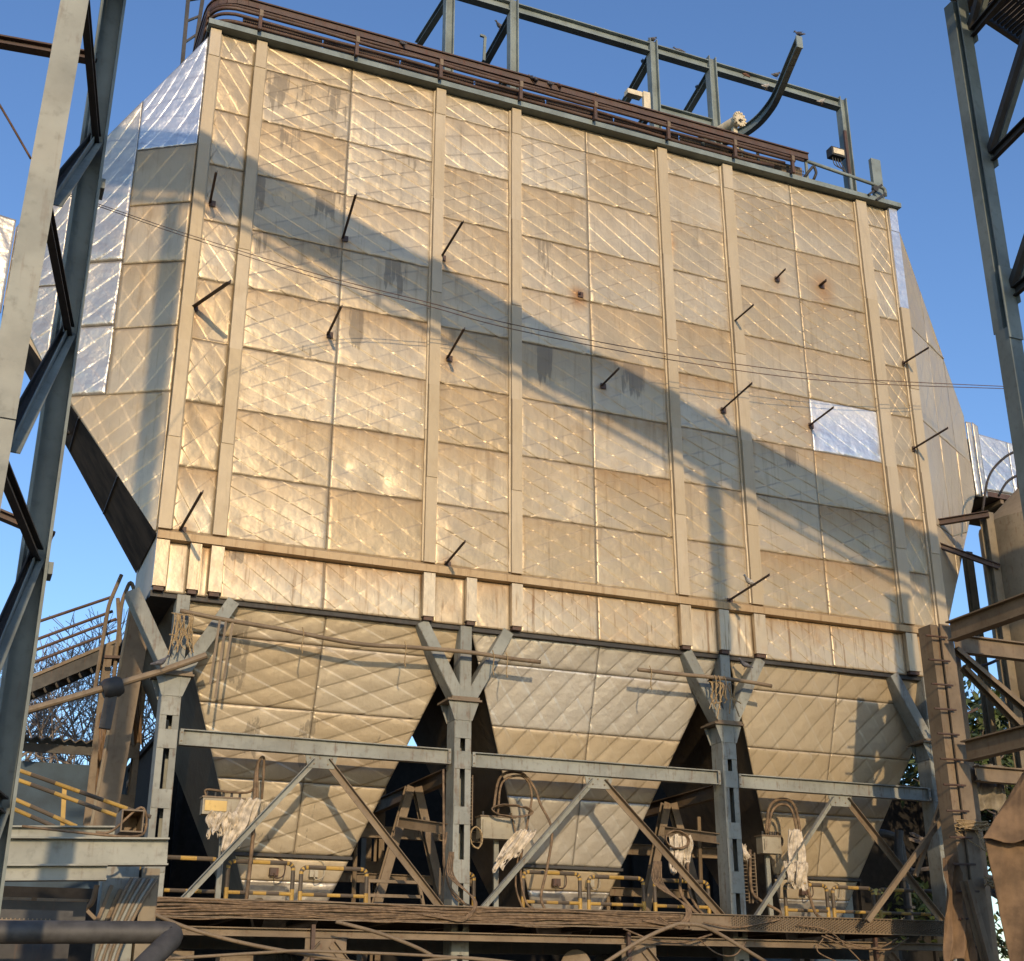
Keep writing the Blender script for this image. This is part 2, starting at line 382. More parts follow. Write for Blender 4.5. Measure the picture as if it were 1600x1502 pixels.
    if stains:
        for (x, z, a, b, kk) in STAINS:
            dx = np.clip(1.3-(np.abs(V[:,0]-x)/a)**1.6, 0, 1); dz = np.clip(1.3-(np.abs(V[:,2]-z)/b)**2.2, 0, 1)
            if z > 10.3: tt = (z+b-V[:,2])/(2*b); dz = np.where(tt < -.02, 0, np.clip(1.25-np.maximum(tt, 0)**2*1.2, 0, 1))
            col[:, 1] = np.maximum(col[:, 1], kk*dx*dz)
        for (x, z, r, kk) in RUSTS:
            d = np.hypot(V[:,0]-x, (V[:,2]-z)*np.where(V[:,2] < z, .55, 1.2)); col[:, 2] = np.maximum(col[:, 2], kk*np.clip(1-d/r, 0, 1)**1.3)
    ca = me.color_attributes.new('wear', 'FLOAT_COLOR', 'POINT'); ca.data.foreach_set('color', col.ravel())
    me.update(); me.validate()
    o = bpy.data.objects.new(name, me); C.objects.link(o); o.parent = parent; ORIGIN[o.name] = tuple(off)
    return o

def clad_uv(o):
    """give a plain mesh the UV maps and wear attribute the cladding material reads (no creases)"""
    me = o.data
    for n in ('crease', 'amp'):
        l = me.uv_layers.new(name=n); l.data.foreach_set('uv', np.zeros(len(me.loops)*2, np.float32) + (.5 if n == 'crease' else 0))
    col = np.zeros((len(me.vertices), 4), np.float32); col[:, 3] = 1
    ca = me.color_attributes.new('wear', 'FLOAT_COLOR', 'POINT'); ca.data.foreach_set('color', col.ravel())
    return o

def st(px0, z0, a, b, k=1.0): STAINS.append((px0, z0, a, b, k))
for (x, z), a, b, k in [
    ((5.20, 21.06), .85, .62, .40), ((4.63, 20.68), .32, .5, .78), ((6.07, 20.93), .30, .58, .80), ((4.99, 19.64), .33, .5, .62), ((4.44, 18.19), .12, .5, .9), ((5.95, 18.36), .36, .5, .85),
    ((7.62, 16.84), .30, .6, .95), ((6.05, 17.26), .30, .25, .7), ((6.76, 15.17), .28, .62, .72), ((4.58, 16.78), .2, .35, .6), ((7.88, 19.96), .3, .2, .45),
    ((11.29, 15.29), .24, .58, 1.0), ((13.62, 15.24), .36, .42, .78), ((11.40, 17.96), .40, .5, .55), ((17.92, 14.09), .26, .3, .72), ((8.26, 15.67), .10, .8, .6),
    ((5.65, 15.91), .35, .18, .55), ((5.73, 14.65), .3, .14, .45), ((4.59, 9.87), .22, .10, .8), ((8.93, 15.16), .25, .4, .3), ((17.82, 18.39), .2, .3, .3), ((9.71, 14.35), .5, .12, .4)]:
    tp = min([10.27,11.64,13.07,14.50,15.93,17.37,18.80,20.25,21.67], key=lambda q: abs(q-z-b)); lo = z-b
    if tp-lo > .15: z, b = (tp+lo)/2, (tp-lo)/2
    st(x, z, a, b, k)
for (x, z), r, k in [((12.20, 17.52), .34, 1.0), ((19.38, 19.40), .55, .75), ((18.01, 19.27), .3, .4), ((14.76, 19.57), .3, .8), ((14.78, 19.85), .22, .7), ((3.42, 17.76), .4, .5), ((16.58, 17.66), .35, .35), ((16.06, 15.09), .3, .3), ((6.17, 15.15), .3, .3), ((18.57, 15.15), .45, .45), ((3.26, 15.17), .5, .55), ((14.64, 14.92), .3, .45)]:
    RUSTS.append((x, z, r, k))
for x, z in [(6.17,15.15),(6.39,17.63),(8.72,17.68),(8.93,15.13),(12.77,15.16),(16.03,15.12),(17.93,19.21),(18.57,15.15),(3.46,10.4),(8.98,10.4)]: RUSTS.append((x+.02, z-.05, .26, .5))

# ------------------------------------------------------------------ the precipitator casing
YW = 25.0
esp = thing('dust_filter_casing', 'huge tan aluminium clad casing with quilted sheets filling the picture', 'industrial casing', (12.5, 28.0, 9.0))
b = MB(); b.box((3.03, 25.02, 9.06), (22.07, 28.0, 22.2)); clad_uv(b.build('casing_wall', COVER, esp))
COLS = [(3.0,3.25),(4.06,4.31),(8.45,8.70),(10.43,10.68),(14.52,14.79),(16.45,16.75),(20.72,21.05),(21.8,22.08)]
BAYS = [(3.25,4.06),(4.31,6.37),(6.37,8.45),(8.70,10.43),(10.68,12.51),(12.51,14.52),(14.79,16.45),(16.75,18.62),(18.62,20.72),(21.05,21.80)]
ROWS = [10.27,11.64,13.07,14.50,15.93,17.37,18.80,20.25,21.67,22.34]
WIDE = [((-24, 25), (.33,.40), (1.0,.55)), ((-26, 22), (.36,.46), (1.0,.40)), ((-22, 27), (.33,.36), (.8,.75)), ((-28, 30), (.38,.42), (1.0,.6)), ((-31, 20), (.40,.52), (1.0,.30))]
NARR = [((-55, 58), (.30,.42), (.9,.7)), ((-60, 48), (.34,.36), (1.0,.5)), ((-50, 62), (.28,.40), (.8,.8))]
n = 0
for bi, (x0, x1) in enumerate(BAYS):
    for ri in range(len(ROWS)-1):
        z0, z1 = ROWS[ri], ROWS[ri+1]; n += 1
        r = random.Random(bi*31+ri*7)
        narrow = (x1-x0) < 1.0
        th, sp, amp = r.choice(NARR if narrow else WIDE)
        j = r.uniform(-4, 4); th = (th[0]+j, th[1]-j); g = .003; kk = r.choice((.55,.8,.95,1,1.1,1.2)); amp = (amp[0]*kk, kk*r.uniform(.55,1.0))
        dz = r.uniform(-.006, .006)
        mat = CLAD
        if bi == 8 and ri == 3: mat = SILVER; th, sp, amp = (-32, 20), (.36,.5), (.7,.25)
        o = sheet('cladding_sheet', esp, [(x0+g, YW, z0+dz), (x1-g, YW, z0-dz), (x1-g, YW, z1-.003), (x0+g, YW, z1-.003)], mat, th, sp, amp, out=(0,-1,0), seed=n, dent=2.0 if narrow else r.uniform(1.0, 2.0), top=(1.5 if ri < 4 else .9) if ri < 8 else .3)
        if mat is SILVER: o['label'] = 'bright clean silver sheet among the tan ones'
# stiffener covers, in overlapping lengths
def cover(x0, x1, z0, z1, y1=25.02, dep=.13, mat=COVER, lap=0.0):
    m = MB(); y0 = 25.0-dep-lap
    m.add([(x0, y1, z0), (x0, y0, z0), (x1, y0, z0), (x1, y1, z0), (x0, y1, z1), (x0, y0, z1), (x1, y0, z1), (x1, y1, z1)],
          [(0,1,5,4),(1,2,6,5),(2,3,7,6),(3,2,1,0),(4,5,6,7)])
    return clad_uv(m.build('stiffener_cover', mat, esp))
for ci, (x0, x1) in enumerate(COLS):
    r = random.Random(ci+5); cuts = [10.27, 12.2+r.uniform(-.05,.05), 14.38, 16.75+r.uniform(-.05,.05), 19.17+r.uniform(-.06,.06), 21.6, 22.34]
    if ci in (4, 6): cuts.pop(-2)
    for k in range(len(cuts)-1):
        dx = .006*(k % 2); mat = COVER
        if ci == 7 and k >= 4: mat = SILVER
        o = cover(x0+dx, x1-dx, cuts[k], cuts[k+1]-.004, lap=.016*(k % 2), mat=mat)
    # thin bright flashing lapped on one side of each column
    xs = x1 if ci in (0, 1) else x0
    sg = 1 if ci in (0, 1) else -1
    for k in range(4):
        za, zb = 10.3+k*3.0, 10.3+(k+1)*3.0-.01
        m = MB(); rr = random.Random(ci*9+k); pts = 14
        vs = []
        for i in range(pts+1):
            z = za+(min(zb, 22.3)-za)*i/pts; ww = .036+rr.uniform(-.008,.010); yy = 24.955-rr.uniform(0,.012)
            vs += [(xs+sg*.002, yy-.012, z), (xs+sg*ww, yy, z), (xs+sg*(ww+.006), 25.01, z)]
        fs = []
        for i in range(pts):
            for a in range(2):
                f = (i*3+a, i*3+a+1, (i+1)*3+a+1, (i+1)*3+a); fs.append(f if sg > 0 else f[::-1])
        m.add(vs, fs); clad_uv(m.build('edge_flashing', COVER, esp))
# drip band and skirt
xs = [3.0, 4.31, 8.45, 10.68, 14.52, 16.75, 20.72, 22.08]
for a, c in zip(xs, xs[1:]):
    m = MB(); m.add([(a,25.0,10.03),(c,25.0,10.03),(c,24.84,10.05),(a,24.84,10.05),(a,24.835,10.20),(c,24.835,10.20),(c,25.0,10.29),(a,25.0,10.29)],
                    [(3,2,1,0),(3,4,5,2),(4,7,6,5),(0,3,4,7) if False else (0,7,4,3),(1,2,5,6)])
    for i in range(len(m.f)): m.f[i] = m.f[i][::-1]
    clad_uv(m.build('drip_band', BANDM, esp))
SK = [(3.25,3.65),(3.87,4.06),(4.31,6.37),(6.37,8.45),(8.70,9.40),(9.63,10.43),(10.68,12.51),(12.51,14.52),(14.79,15.52),(15.78,16.45),(16.75,18.62),(18.62,20.72),(21.05,21.32),(21.55,21.80)]
for i, (x0, x1) in enumerate(SK):
    wd = x1-x0; th, sp, amp = ((-36, 38), (.3,.42), (1,.4)) if wd > 1 else ((-58, 60), (.9, 1.1), (1, .3))
    if wd < .5: amp = (0, 0)
    sheet('skirt_sheet', esp, [(x0+.006, YW, 9.02), (x1-.006, YW, 9.02), (x1-.006, YW, 10.02), (x0+.006, YW, 10.02)], RUSTY, th, sp, amp, out=(0,-1,0), seed=500+i, top=1.0)
for i, (x0, x1) in enumerate(COLS + [(3.65,3.87),(9.40,9.63),(15.52,15.78),(21.32,21.55)]):
    m = MB(); m.box((x0, 24.86, 9.10), (x1, 25.02, 10.03)); clad_uv(m.build('column_stub', RUSTY, esp))
    m = MB(); m.box((x0+.03, 24.89, 9.02), (x1-.03, 25.02, 9.098)); m.build('stub_end', DKBROWN, esp)
m = MB(); m.box((3.0, 25.03, 8.93), (22.08, 25.22, 9.05)); m.box((3.0, 25.22, 9.0), (22.08, 31.0, 9.05)); m.build('bottom_girder', BLACKST, esp)
# roof edge
m = MB(); m.box((2.93, 24.74, 22.36), (22.16, 24.77, 22.50)); m.box((2.93, 24.771, 22.36), (22.16, 25.02, 22.385)); m.box((2.93, 25.021, 22.34), (22.16, 25.05, 22.50)); m.build('roof_fascia', GREENH, esp)
m = MB(); m.box((2.95, 25.06, 22.38), (22.14, 28.05, 22.47)); m.build('roof', BLACKST, esp)
# stub brackets welded through the sheets
PEGS = [((3.41,17.79),(3.31,23.78,17.80)),((3.26,15.19),(3.74,23.46,15.08)),((6.17,15.15),(6.11,23.70,15.18)),((6.39,17.63),(6.19,23.30,17.70)),((8.72,17.68),(8.67,23.42,17.71)),
 ((8.93,15.13),(8.83,23.66,15.20)),((3.46,10.29),(3.47,22.72,10.28)),((8.98,10.28),(8.91,23.66,10.36)),((12.77,15.16),(12.75,24.04,15.18)),((16.52,17.63),(16.52,24.02,17.64)),
 ((16.03,15.12),(15.97,23.52,15.18)),((17.93,19.21),(17.91,24.50,19.24)),((19.33,19.32),(19.32,24.70,19.33)),((18.57,15.15),(18.54,23.92,15.19)),((21.76,17.51),(21.77,23.96,17.49)),
 ((21.75,15.04),(21.74,23.62,15.07)),((15.87,10.27),(15.83,23.20,10.37)),((12.23,17.49),(12.24,24.90,17.49))]
for i, ((x, z), t) in enumerate(PEGS):
    m = MB(); big = i == 1 or i == 12
    m.angle((x, 25.01, z), t, .09 if big else .055, .08 if big else .055, t=.012)
    m.build('bracket_stub', PEGM, esp); m = MB(); m.box((x-.05, 24.945, z-.06), (x+.09, 24.962, z+.08)); m.build('stub_plate', DKBROWN, esp)

# ------------------------------------------------------------------ inlet funnel on the left, outlet funnel on the right
def fun_pt(x, z): return (x, 25.0 + .58*(3.0-x), z)
def ztop(x): return 22.2 - 1.386*(3.0-x)
def zbot(x): return 10.2 + 1.56*(3.0-x)
inl = thing('inlet_funnel', 'tapering clad inlet funnel on the left with silver and tan sheets', 'inlet funnel', (1.2, 28.0, 10.2))
XE = -.42
fc = [(3.0,25.02,10.2),(3.0,25.02,22.2),(3.0,27.8,22.2),(3.0,27.8,10.2)]
xe = [(XE,27.0,zbot(XE)),(XE,27.0,ztop(XE)),(XE,28.05,ztop(XE)),(XE,28.05,zbot(XE))]
m = MB(); m.add([(p[0], p[1]+.02, p[2]) for p in fc+xe], [(0,1,5,4)[::-1],(1,2,6,5)[::-1],(2,3,7,6)[::-1],(0,1,2,3),(4,5,6,7)[::-1]])
clad_uv(m.build('funnel_shell', COVER, inl))
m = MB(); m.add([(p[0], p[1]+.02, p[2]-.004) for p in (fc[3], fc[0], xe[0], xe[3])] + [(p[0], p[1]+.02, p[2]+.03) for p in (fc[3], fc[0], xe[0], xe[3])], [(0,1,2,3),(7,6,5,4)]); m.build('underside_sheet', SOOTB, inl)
def fpoly(xa, za, xb, zb, xc, zc, xd, zd): return [fun_pt(xa,za), fun_pt(xb,zb), fun_pt(xc,zc), fun_pt(xd,zd)]
SIL = ((38, -50), (.46,.40), (.7,.5)); TANP = ((55, -57), (.44,.50), (.6,.5))
xL, xR, xm = 1.80, 2.985, .62
FP = [ # bottom-left, bottom-right, top-right, top-left
 (fpoly(xL,19.2, xR,19.25, xR,ztop(xR), xL,ztop(xL)), SILVER, ((58,-35),(.38,.5),(.5,.4))),
 (fpoly(xL,17.75, xR,17.75, xR,19.24, xL,19.19), CLAD, TANP), (fpoly(xL,16.30, xR,16.28, xR,17.74, xL,17.74), CLAD, TANP),
 (fpoly(xL,14.75, xR,14.75, xR,16.27, xL,16.29), CLAD, TANP), (fpoly(xL,13.23, xR,13.24, xR,14.74, xL,14.74), CLAD, TANP),
 (fpoly(1.06,13.24, xR,13.235, xR,zbot(xR)+.01, xR-.02,zbot(xR-.02)), CLAD, TANP),
 (fpoly(xm,16.4, xL-.012,16.4, xL-.012,ztop(xL), xm,ztop(xm)), SILVERT, SIL),
 (fpoly(xm,14.85, 1.78,14.85, 1.78,16.39, xm,16.39), SILVERT, SIL), (fpoly(1.05,13.245, 1.78,13.245, 1.78,14.84, .66,14.84 if False else 14.84), SILVERT, SIL),
 (fpoly(XE+.02,15.9, xm-.01,15.9, xm-.01,ztop(xm), XE+.02,ztop(XE)), SILVERT, SIL), (fpoly(xm-.02,zbot(xm)+.02, xm-.01,zbot(xm)+.02, xm-.01,15.89, XE+.02,15.89), SILVERT, SIL)]
for i, (q, mt, (th, sp, amp)) in enumerate(FP):
    if i == 5:   # the lower tan sheet narrows to the corner
        q = [fun_pt(xR-.03, zbot(xR)+.02), fun_pt(xR, zbot(xR)+.01), fun_pt(xR,13.235), fun_pt(1.06,13.24)]
    sheet('cladding_sheet', inl, q, mt, th, sp, amp, out=(-.5,-.86,0), seed=700+i, dent=2.6 if mt is not CLAD else 2.2, step=.055, top=.7, pillow=.008, stains=False)
# seams on the sooty underside
for k in range(3):
    x = .5+k*.85; m = MB(); y0 = 25.0+.58*(3-x); y1 = 27.8
    m.bar((x, y0, zbot(x)-.015), (x, y1, zbot(x)-.015), .05, .03); m.build('underside_seam', BLACKST, inl)
m = MB(); m.tube(rounded([(1.05,26.9,13.15),(1.05,26.95,12.85),(1.25,27.15,12.85),(1.25,27.2,13.0)], .06), .03, 6); m.build('lifting_eye', BLACKST, inl)
idt = thing('inlet_duct', 'silver clad inlet duct end behind the leftmost tower leg', 'duct', (-1.6, 28.0, 15.4))
m = MB(); m.box((-3.5, 27.05, 15.5), (XE-.1, 28.1, 17.4)); clad_uv(m.build('duct_body', COVER, idt))
sheet('cladding_sheet', idt, [(-3.4,27.03,15.5),(XE-.42,27.03,15.5),(XE-.42,27.03,17.35),(-3.4,27.03,17.4)], CLAD, *SIL, out=(0,-1,0), seed=760, stains=False)
sheet('flange_cover', idt, [(XE-.40,26.95,15.3),(XE-.02,26.95,15.3),(XE-.02,26.95,17.6),(XE-.40,26.95,17.65)], SILVERT, (5,-60), (.6,.7), (.5,.5), out=(0,-1,0), seed=761, dent=2.5, stains=False)

outf = thing('outlet_funnel', 'tan clad outlet funnel curving away at the right of the casing', 'outlet funnel', (24.0, 28.0, 10.2))
XO = 25.45
def zt2(x): return 22.2-1.42*(x-22.08)
def zb2(x): return 10.2+1.45*(x-22.08)
def fo(x, z): return (x, 25.0+.58*(x-22.08), z)
fc = [(22.08,25.02,10.2),(22.08,25.02,22.2),(22.08,27.9,22.2),(22.08,27.9,10.2)]
xe = [(XO,27.0,zb2(XO)),(XO,27.0,zt2(XO)),(XO,29.0,zt2(XO)),(XO,29.0,zb2(XO))]
m = MB(); m.add([(p[0], p[1]+.03, p[2]) for p in fc+xe], [(0,1,5,4),(1,2,6,5),(2,3,7,6),(3,0,4,7),(0,1,2,3)[::-1],(4,5,6,7)])
clad_uv(m.build('funnel_shell', COVER, outf))
cuts = [22.12, 23.3, 24.4, 25.40]; zs = [10.3, 13.1, 16.0, 18.8, 22.2]; k = 0
for a, c in zip(cuts, cuts[1:]):
    for z0, z1 in zip(zs, zs[1:]):
        def cl(x, z): return min(max(z, zb2(x)+.02), zt2(x)-.02)
        q = [fo(a+.01, cl(a, z0+.005)), fo(c-.01, cl(c, z0+.005)), fo(c-.01, cl(c, z1-.005)), fo(a+.01, cl(a, z1-.005))]
        if q[3][2]-q[0][2] < .1 and q[2][2]-q[1][2] < .1: continue
        if abs(q[1][2]-q[0][2]) < 1e-3 and False: continue
        k += 1; sheet('cladding_sheet', outf, q, CLADH, (62,-50), (.5,.6), (.6,.5), out=(.5,-.86,0), seed=800+k, dent=2.4, stains=False, top=.4)
odt = thing('outlet_duct', 'bright silver outlet duct with rusty underside running off to the right', 'duct', (28.5, 28.0, 15.2))
m = MB(); m.box((XO+.32, 27.06, 15.25), (33.0, 28.95, 16.95)); clad_uv(m.build('duct_body', SILVERT, odt))
for k, (a, c) in enumerate([(XO+.4, 27.0), (27.0, 28.6), (28.6, 30.6)]):
    sheet('cladding_sheet', odt, [(a+.01,27.04,15.3),(c-.01,27.04,15.3),(c-.01,27.04,16.95-.1*k),(a+.01,27.04,17.05-.1*k)], SILVER, (-40,48), (.5,.7), (1,.5), out=(0,-1,0), seed=830+k, dent=2.2, stains=False)
for k, xx in enumerate((XO, XO+.2)):
    sheet('flange_cover', odt, [(xx+.01,26.93-.03*k,15.0),(xx+.19,26.93-.03*k,15.0),(xx+.19,26.93-.03*k,17.3-.1*k),(xx+.01,26.93-.03*k,17.3)], SILVERT, (3,-60), (.6,.7), (.5,.3), out=(0,-1,0), seed=840+k, dent=2.0, stains=False)
m = MB(); m.box((XO+.3, 26.9, 15.05), (33.0, 29.0, 15.2)); m.build('underside_frame', DKBROWN, odt)
m = MB(); 
for xx in (26.4, 27.4, 28.4): m.bar((xx, 26.95, 14.98), (xx, 28.9, 14.98), .12, .12)
m.build('duct_stiffener', BROWN, odt)

# ------------------------------------------------------------------ hoppers
def hopper(c, lab, th_l, th_r, sp, mats, seed):
    hp = thing('hopper', lab, 'hopper', (c, 28.0, 3.0), 'dust hoppers under the casing')
    def hw(z): return .87+.405*(z-3.7)
    def yf(z): return 25.15+.35*(9.0-z)
    m = MB(); t, bt = 8.99, 2.9; yb = lambda z: 56.0-yf(z)
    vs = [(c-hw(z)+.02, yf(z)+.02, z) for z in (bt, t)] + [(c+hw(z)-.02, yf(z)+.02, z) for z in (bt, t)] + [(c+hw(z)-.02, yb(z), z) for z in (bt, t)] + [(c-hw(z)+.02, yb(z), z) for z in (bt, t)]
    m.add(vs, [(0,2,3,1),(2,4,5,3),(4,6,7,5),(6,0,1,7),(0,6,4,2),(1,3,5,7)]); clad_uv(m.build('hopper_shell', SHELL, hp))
    zs = [4.46, 5.80, 7.15, 8.38, 8.97]
    for i, (z0, z1) in enumerate(zip(zs, zs[1:])):
        for k, (f0, f1) in enumerate(((-1, .0), (.0, 1))):
            g = .006
            q = [(c+f0*hw(z0)+g, yf(z0), z0+.006), (c+f1*hw(z0)-g, yf(z0), z0+.006), (c+f1*hw(z1)-g, yf(z1), z1-.006), (c+f0*hw(z1)+g, yf(z1), z1-.006)]
            th = (th_l if k == 0 else th_r)
            sheet('cladding_sheet', hp, q, mats[i % len(mats)], th[0], sp, th[1], out=(0,-1,-.3), seed=seed+i*2+k, dent=1.5, pillow=.008, top=.5)
    # collar and lower box with dented sheets, heater band and terminal heads
    m = MB(); z = 4.42
    m.bar((c-hw(z)-.03, yf(z)-.05, z), (c+hw(z)+.03, yf(z)-.05, z), .09, .06); m.build('collar_flange', BLACKST, hp)
    sheet('collar_sheet', hp, [(c-hw(3.0), yf(3.0), 3.0), (c+hw(3.0), yf(3.0), 3.0), (c+hw(3.95), yf(3.95), 3.95), (c-hw(3.95), yf(3.95), 3.95)], SILVERT, (40,-35), (.8,.7), (.4,.4), out=(0,-1,-.3), seed=seed+20, dent=3.0)
    sheet('collar_sheet', hp, [(c-hw(3.96), yf(3.96), 3.96), (c+hw(3.96), yf(3.96), 3.96), (c+hw(4.38), yf(4.38), 4.38), (c-hw(4.38), yf(4.38), 4.38)], CLADH, (30,-35), (.8,.7), (.2,.2), out=(0,-1,-.3), seed=seed+21, dent=1.5)
    for k, dx in enumerate((-.45, .35)):
        m = MB(); z = 4.1; y = yf(z)
        m.box((c+dx, y-.14, z-.06), (c+dx+.17, y-.005, z+.09)); m.tube(spline([(c+dx+.08, y-.15, z-.02),(c+dx+.1, y-.25, z-.12),(c+dx+.26, y-.2, z-.05),(c+dx+.28, y-.12, z+.2),(c+dx+.05, y-.1, z+.3)]), .013, 5)
        m.build('heater_head', BOXM if k else DKBROWN, hp)
    return hp
DIA = ((22, -24), (1.0, .9)); RIS = ((48, -52), (1.1, .6)); DIS = ((52, -55), (.95, .8))
for (x, z, y), a, bb, k in []: pass
STAINS += [(4.85, 8.1, .22, .75, .85), (5.35, 6.6, .2, .45, .75), (6.45, 6.6, .22, .55, .6), (7.9, 6.6, .25, .5, .5), (5.9, 5.0, .25, .6, .45), (6.6, 5.0, .3, .7, .4), (12.5, 8.35, .1, .1, .6)]
hopper(6.5, 'left hopper with flat diamond creases and dark dribble streaks', DIA, DIA, (.40,.40), [CLADH], 900)
hopper(12.62, 'middle hopper of shinier bulging sheets with steep diagonal creases', DIS, RIS, (.42,.46), [HOPSIL, CLADH, HOPSIL, HOPSIL], 940)
hopper(18.9, 'right hopper crossed by the patchy shadow of a lattice post', DIS, RIS, (.44,.5), [CLADH], 980)

# ------------------------------------------------------------------ support posts under the casing
POSTX = [3.57, 9.38, 15.60, 21.22]
POSTL = ['battened steel post with V head at the left end of the row', 'battened steel post with V head between the left and middle hoppers', 'battened post with V head in blue shade between middle and right hoppers', 'shaded post with V head behind the ladder column at the right']
def make_post(px, lab):
    p = thing('support_post', lab, 'steel post', (px, 25.1, 0), 'support posts along the front')
    y0, y1 = 24.92, 25.36
    for s in (-1, 1):
        m = MB(); x = px+s*.18; m.channel((x, (y0+y1)/2, 0), (x, (y0+y1)/2, 7.02), y1-y0, .125, up=(0,-1,0), t=.02, side=-s if True else s)
        m.build('channel_leg', GREEN, p)
    for z0, z1 in [(.4,.9),(1.6,2.2),(2.55,2.98),(3.86,4.30),(4.97,5.31),(6.05,6.40),(6.66,7.02)]:
        m = MB(); m.box((px-.17, y0-.016, z0), (px+.17, y0-.002, z1)); m.build('batten_plate', GREEN, p); m = MB(); m.box((px-.17, y1+.002, z0), (px+.17, y1+.014, z1)); m.build('batten_plate', GREEN, p)
    # haunched cap
    m = MB(); f = [(-.19,7.02),(.19,7.02),(.33,7.40),(-.33,7.40)]
    for yy in (y0-.03, y1+.01): m.add([(px+a, yy, z) for a, z in f]+[(px+a, yy+.018, z) for a, z in f], [(0,1,2,3),(7,6,5,4),(0,4,5,1),(1,5,6,2),(2,6,7,3),(3,7,4,0)])
    for a in (-.14, .14): m.box((px+a-.008, y0-.045, 7.0), (px+a+.008, y0-.031, 7.52))
    m.box((px-.18, y0-.01, 7.03), (px+.18, y1, 7.39)); m.build('haunch', GREEN, p)
    m = MB(); m.box((px-.37, y0-.1, 7.40), (px+.37, y1+.1, 7.44)); m.build('cap_plate', BROWN, p)
    m = MB(); m.box((px-.26, y0-.05, 7.441), (px+.34, y1+.05, 7.50)); m.build('bearing_plate', BROWN, p)
    cx = px+.06
    for k, dx in enumerate((-.96, 0, .96)):
        m = MB(); b0 = cx+dx*.13
        m.channel((b0, 25.12, 7.5), (cx+dx, 25.12, 9.0), .30, .24, up=(0,-1,0), side=1, t=.02) if False else m.ibeam((b0, 25.16, 7.5), (cx+dx, 25.16, 9.0), .25, .36, up=(1,0,0), tf=.02, tw=.015)
        pass
        m.build('head_arm', GREEN, p)
    # web plates that make the arms read as boxed sections from the front
    for k, dx in enumerate((-.96, 0, .96)):
        m = MB(); b0 = cx+dx*.13; m.bar((b0, 24.966-.004*(k==1), 7.502), (cx+dx, 24.966-.004*(k==1), 8.998), .24, .016, up=(0,-1,0)); m.build('arm_plate', GREEN, p)
    return p
for x, l in zip(POSTX, POSTL): make_post(x, l)
# long cross beams with gussets and knee braces
names = [('left', 3.8, 9.15), ('middle', 9.61, 15.37), ('right', 15.83, 21.0)]
BL = ['pale cross beam in front of the left hopper', 'pale cross beam in front of the middle hopper', 'pale cross beam half in lattice shade before the right hopper']
CX = [6.5, 12.44, 18.48]
for (nm, x0, x1), lab, cx in zip(names, BL, CX):
    t = thing('cross_beam', lab, 'steel beam', ((x0+x1)/2, 25.0, 6.1), 'cross beams between the posts')
    z = 6.29 if nm == 'left' else 6.26 if nm == 'middle' else 6.22
    m = MB(); m.ibeam((x0, 25.05, z), (x1, 25.05, z), .30, .17, tf=.02); m.build('beam_body', GREEN, t)
    m = MB(); m.add([(cx-.3, 25.03, z-.15),(cx+.34, 25.03, z-.15),(cx+.28, 25.03, z-.40),(cx-.24, 25.03, z-.40),(cx-.3, 25.045, z-.15),(cx+.34, 25.045, z-.15),(cx+.28, 25.045, z-.40),(cx-.24, 25.045, z-.40)], [(3,2,1,0),(4,5,6,7),(0,1,5,4),(1,2,6,5),(2,3,7,6),(3,0,4,7)]); m.build('gusset_plate', GREEN, t)
    for s in (x0, x1):
        m = MB(); m.box((s-.06 if s == x1 else s, 24.955, z-.13), (s if s == x1 else s+.06, 24.968, z+.13)); m.build('end_cleat', GREEN, t)
        for bz in (-.08, .08):
            m = MB(); bx = s-.03 if s == x1 else s+.03; m.lathe((bx, 24.955, z+bz), (0,-1,0), [(0,.018),(.014,.018)], 6); m.build('bolt', BROWN, t)
    for bx, bz in ((-.2,-.21),(-.12,-.32),(.0,-.21),(.15,-.32),(.23,-.21)):
        m = MB(); m.lathe((cx+bx, 25.03, z+bz), (0,-1,0), [(0,.018),(.014,.018)], 6); m.build('bolt', BROWN, t)
BR = [((6.36,6.08),(4.05,3.42)),((6.67,6.08),(9.08,3.42)),((12.29,6.05),(9.80,3.42)),((12.59,6.05),(15.30,3.42)),((18.28,6.02),(16.02,3.42)),((18.70,6.02),(21.05,3.42))]
BRL = ['left leg of the brace pair before the left hopper', 'right leg of the brace pair before the left hopper', 'left leg of the brace pair before the middle hopper', 'right leg of the brace pair before the middle hopper', 'left leg of the brace pair before the right hopper', 'right leg of the brace pair before the right hopper']
for i, ((a, z), (c, w)) in enumerate(BR):
    m = MB(); m.angle((a, 25.06, z), (c, 25.06, w), .125, .12, up=(0,-1,0), sx=1 if i % 2 else -1)
    solo(m, 'knee_brace', GREEN if i % 2 == 0 else BROWN, BRL[i], 'brace', 'knee braces between the posts')

# rear frame seen between the hoppers
RX = [3.6, 9.4, 15.6, 21.2]
for i, x in enumerate(RX):
    t = thing('rear_post', ['rear post in the dark at the far left', 'dusty rear post seen through the gap left of the second front post', 'dusty rear post seen through the gap beside the third front post', 'rear post in the gloom beyond the right hopper'][i], 'steel post', (x, 30.9, 0), 'rear support posts')
    for s in (-1, 1):
        m = MB(); m.channel((x+s*.22, 30.9, 0), (x+s*.22, 30.9, 8.9), .4, .13, up=(0,-1,0), side=-s); m.build('channel_leg', BROWN, t)
    for z0 in (3.2, 4.4, 5.6, 6.8, 8.0):
        m = MB(); m.box((x-.21, 30.68, z0), (x+.21, 30.695, z0+.4)); m.build('batten_plate', BROWN, t)
for i, (x, l) in enumerate([(9.4, 'inward beam from the second front post into the gap'), (15.6, 'inward beam from the third front post into the gap')]):
    m = MB(); m.ibeam((x, 25.4, 6.05), (x, 30.7, 6.05), .3, .17); solo(m, 'tie_beam', BROWN, l, 'steel beam', 'tie beams running back')
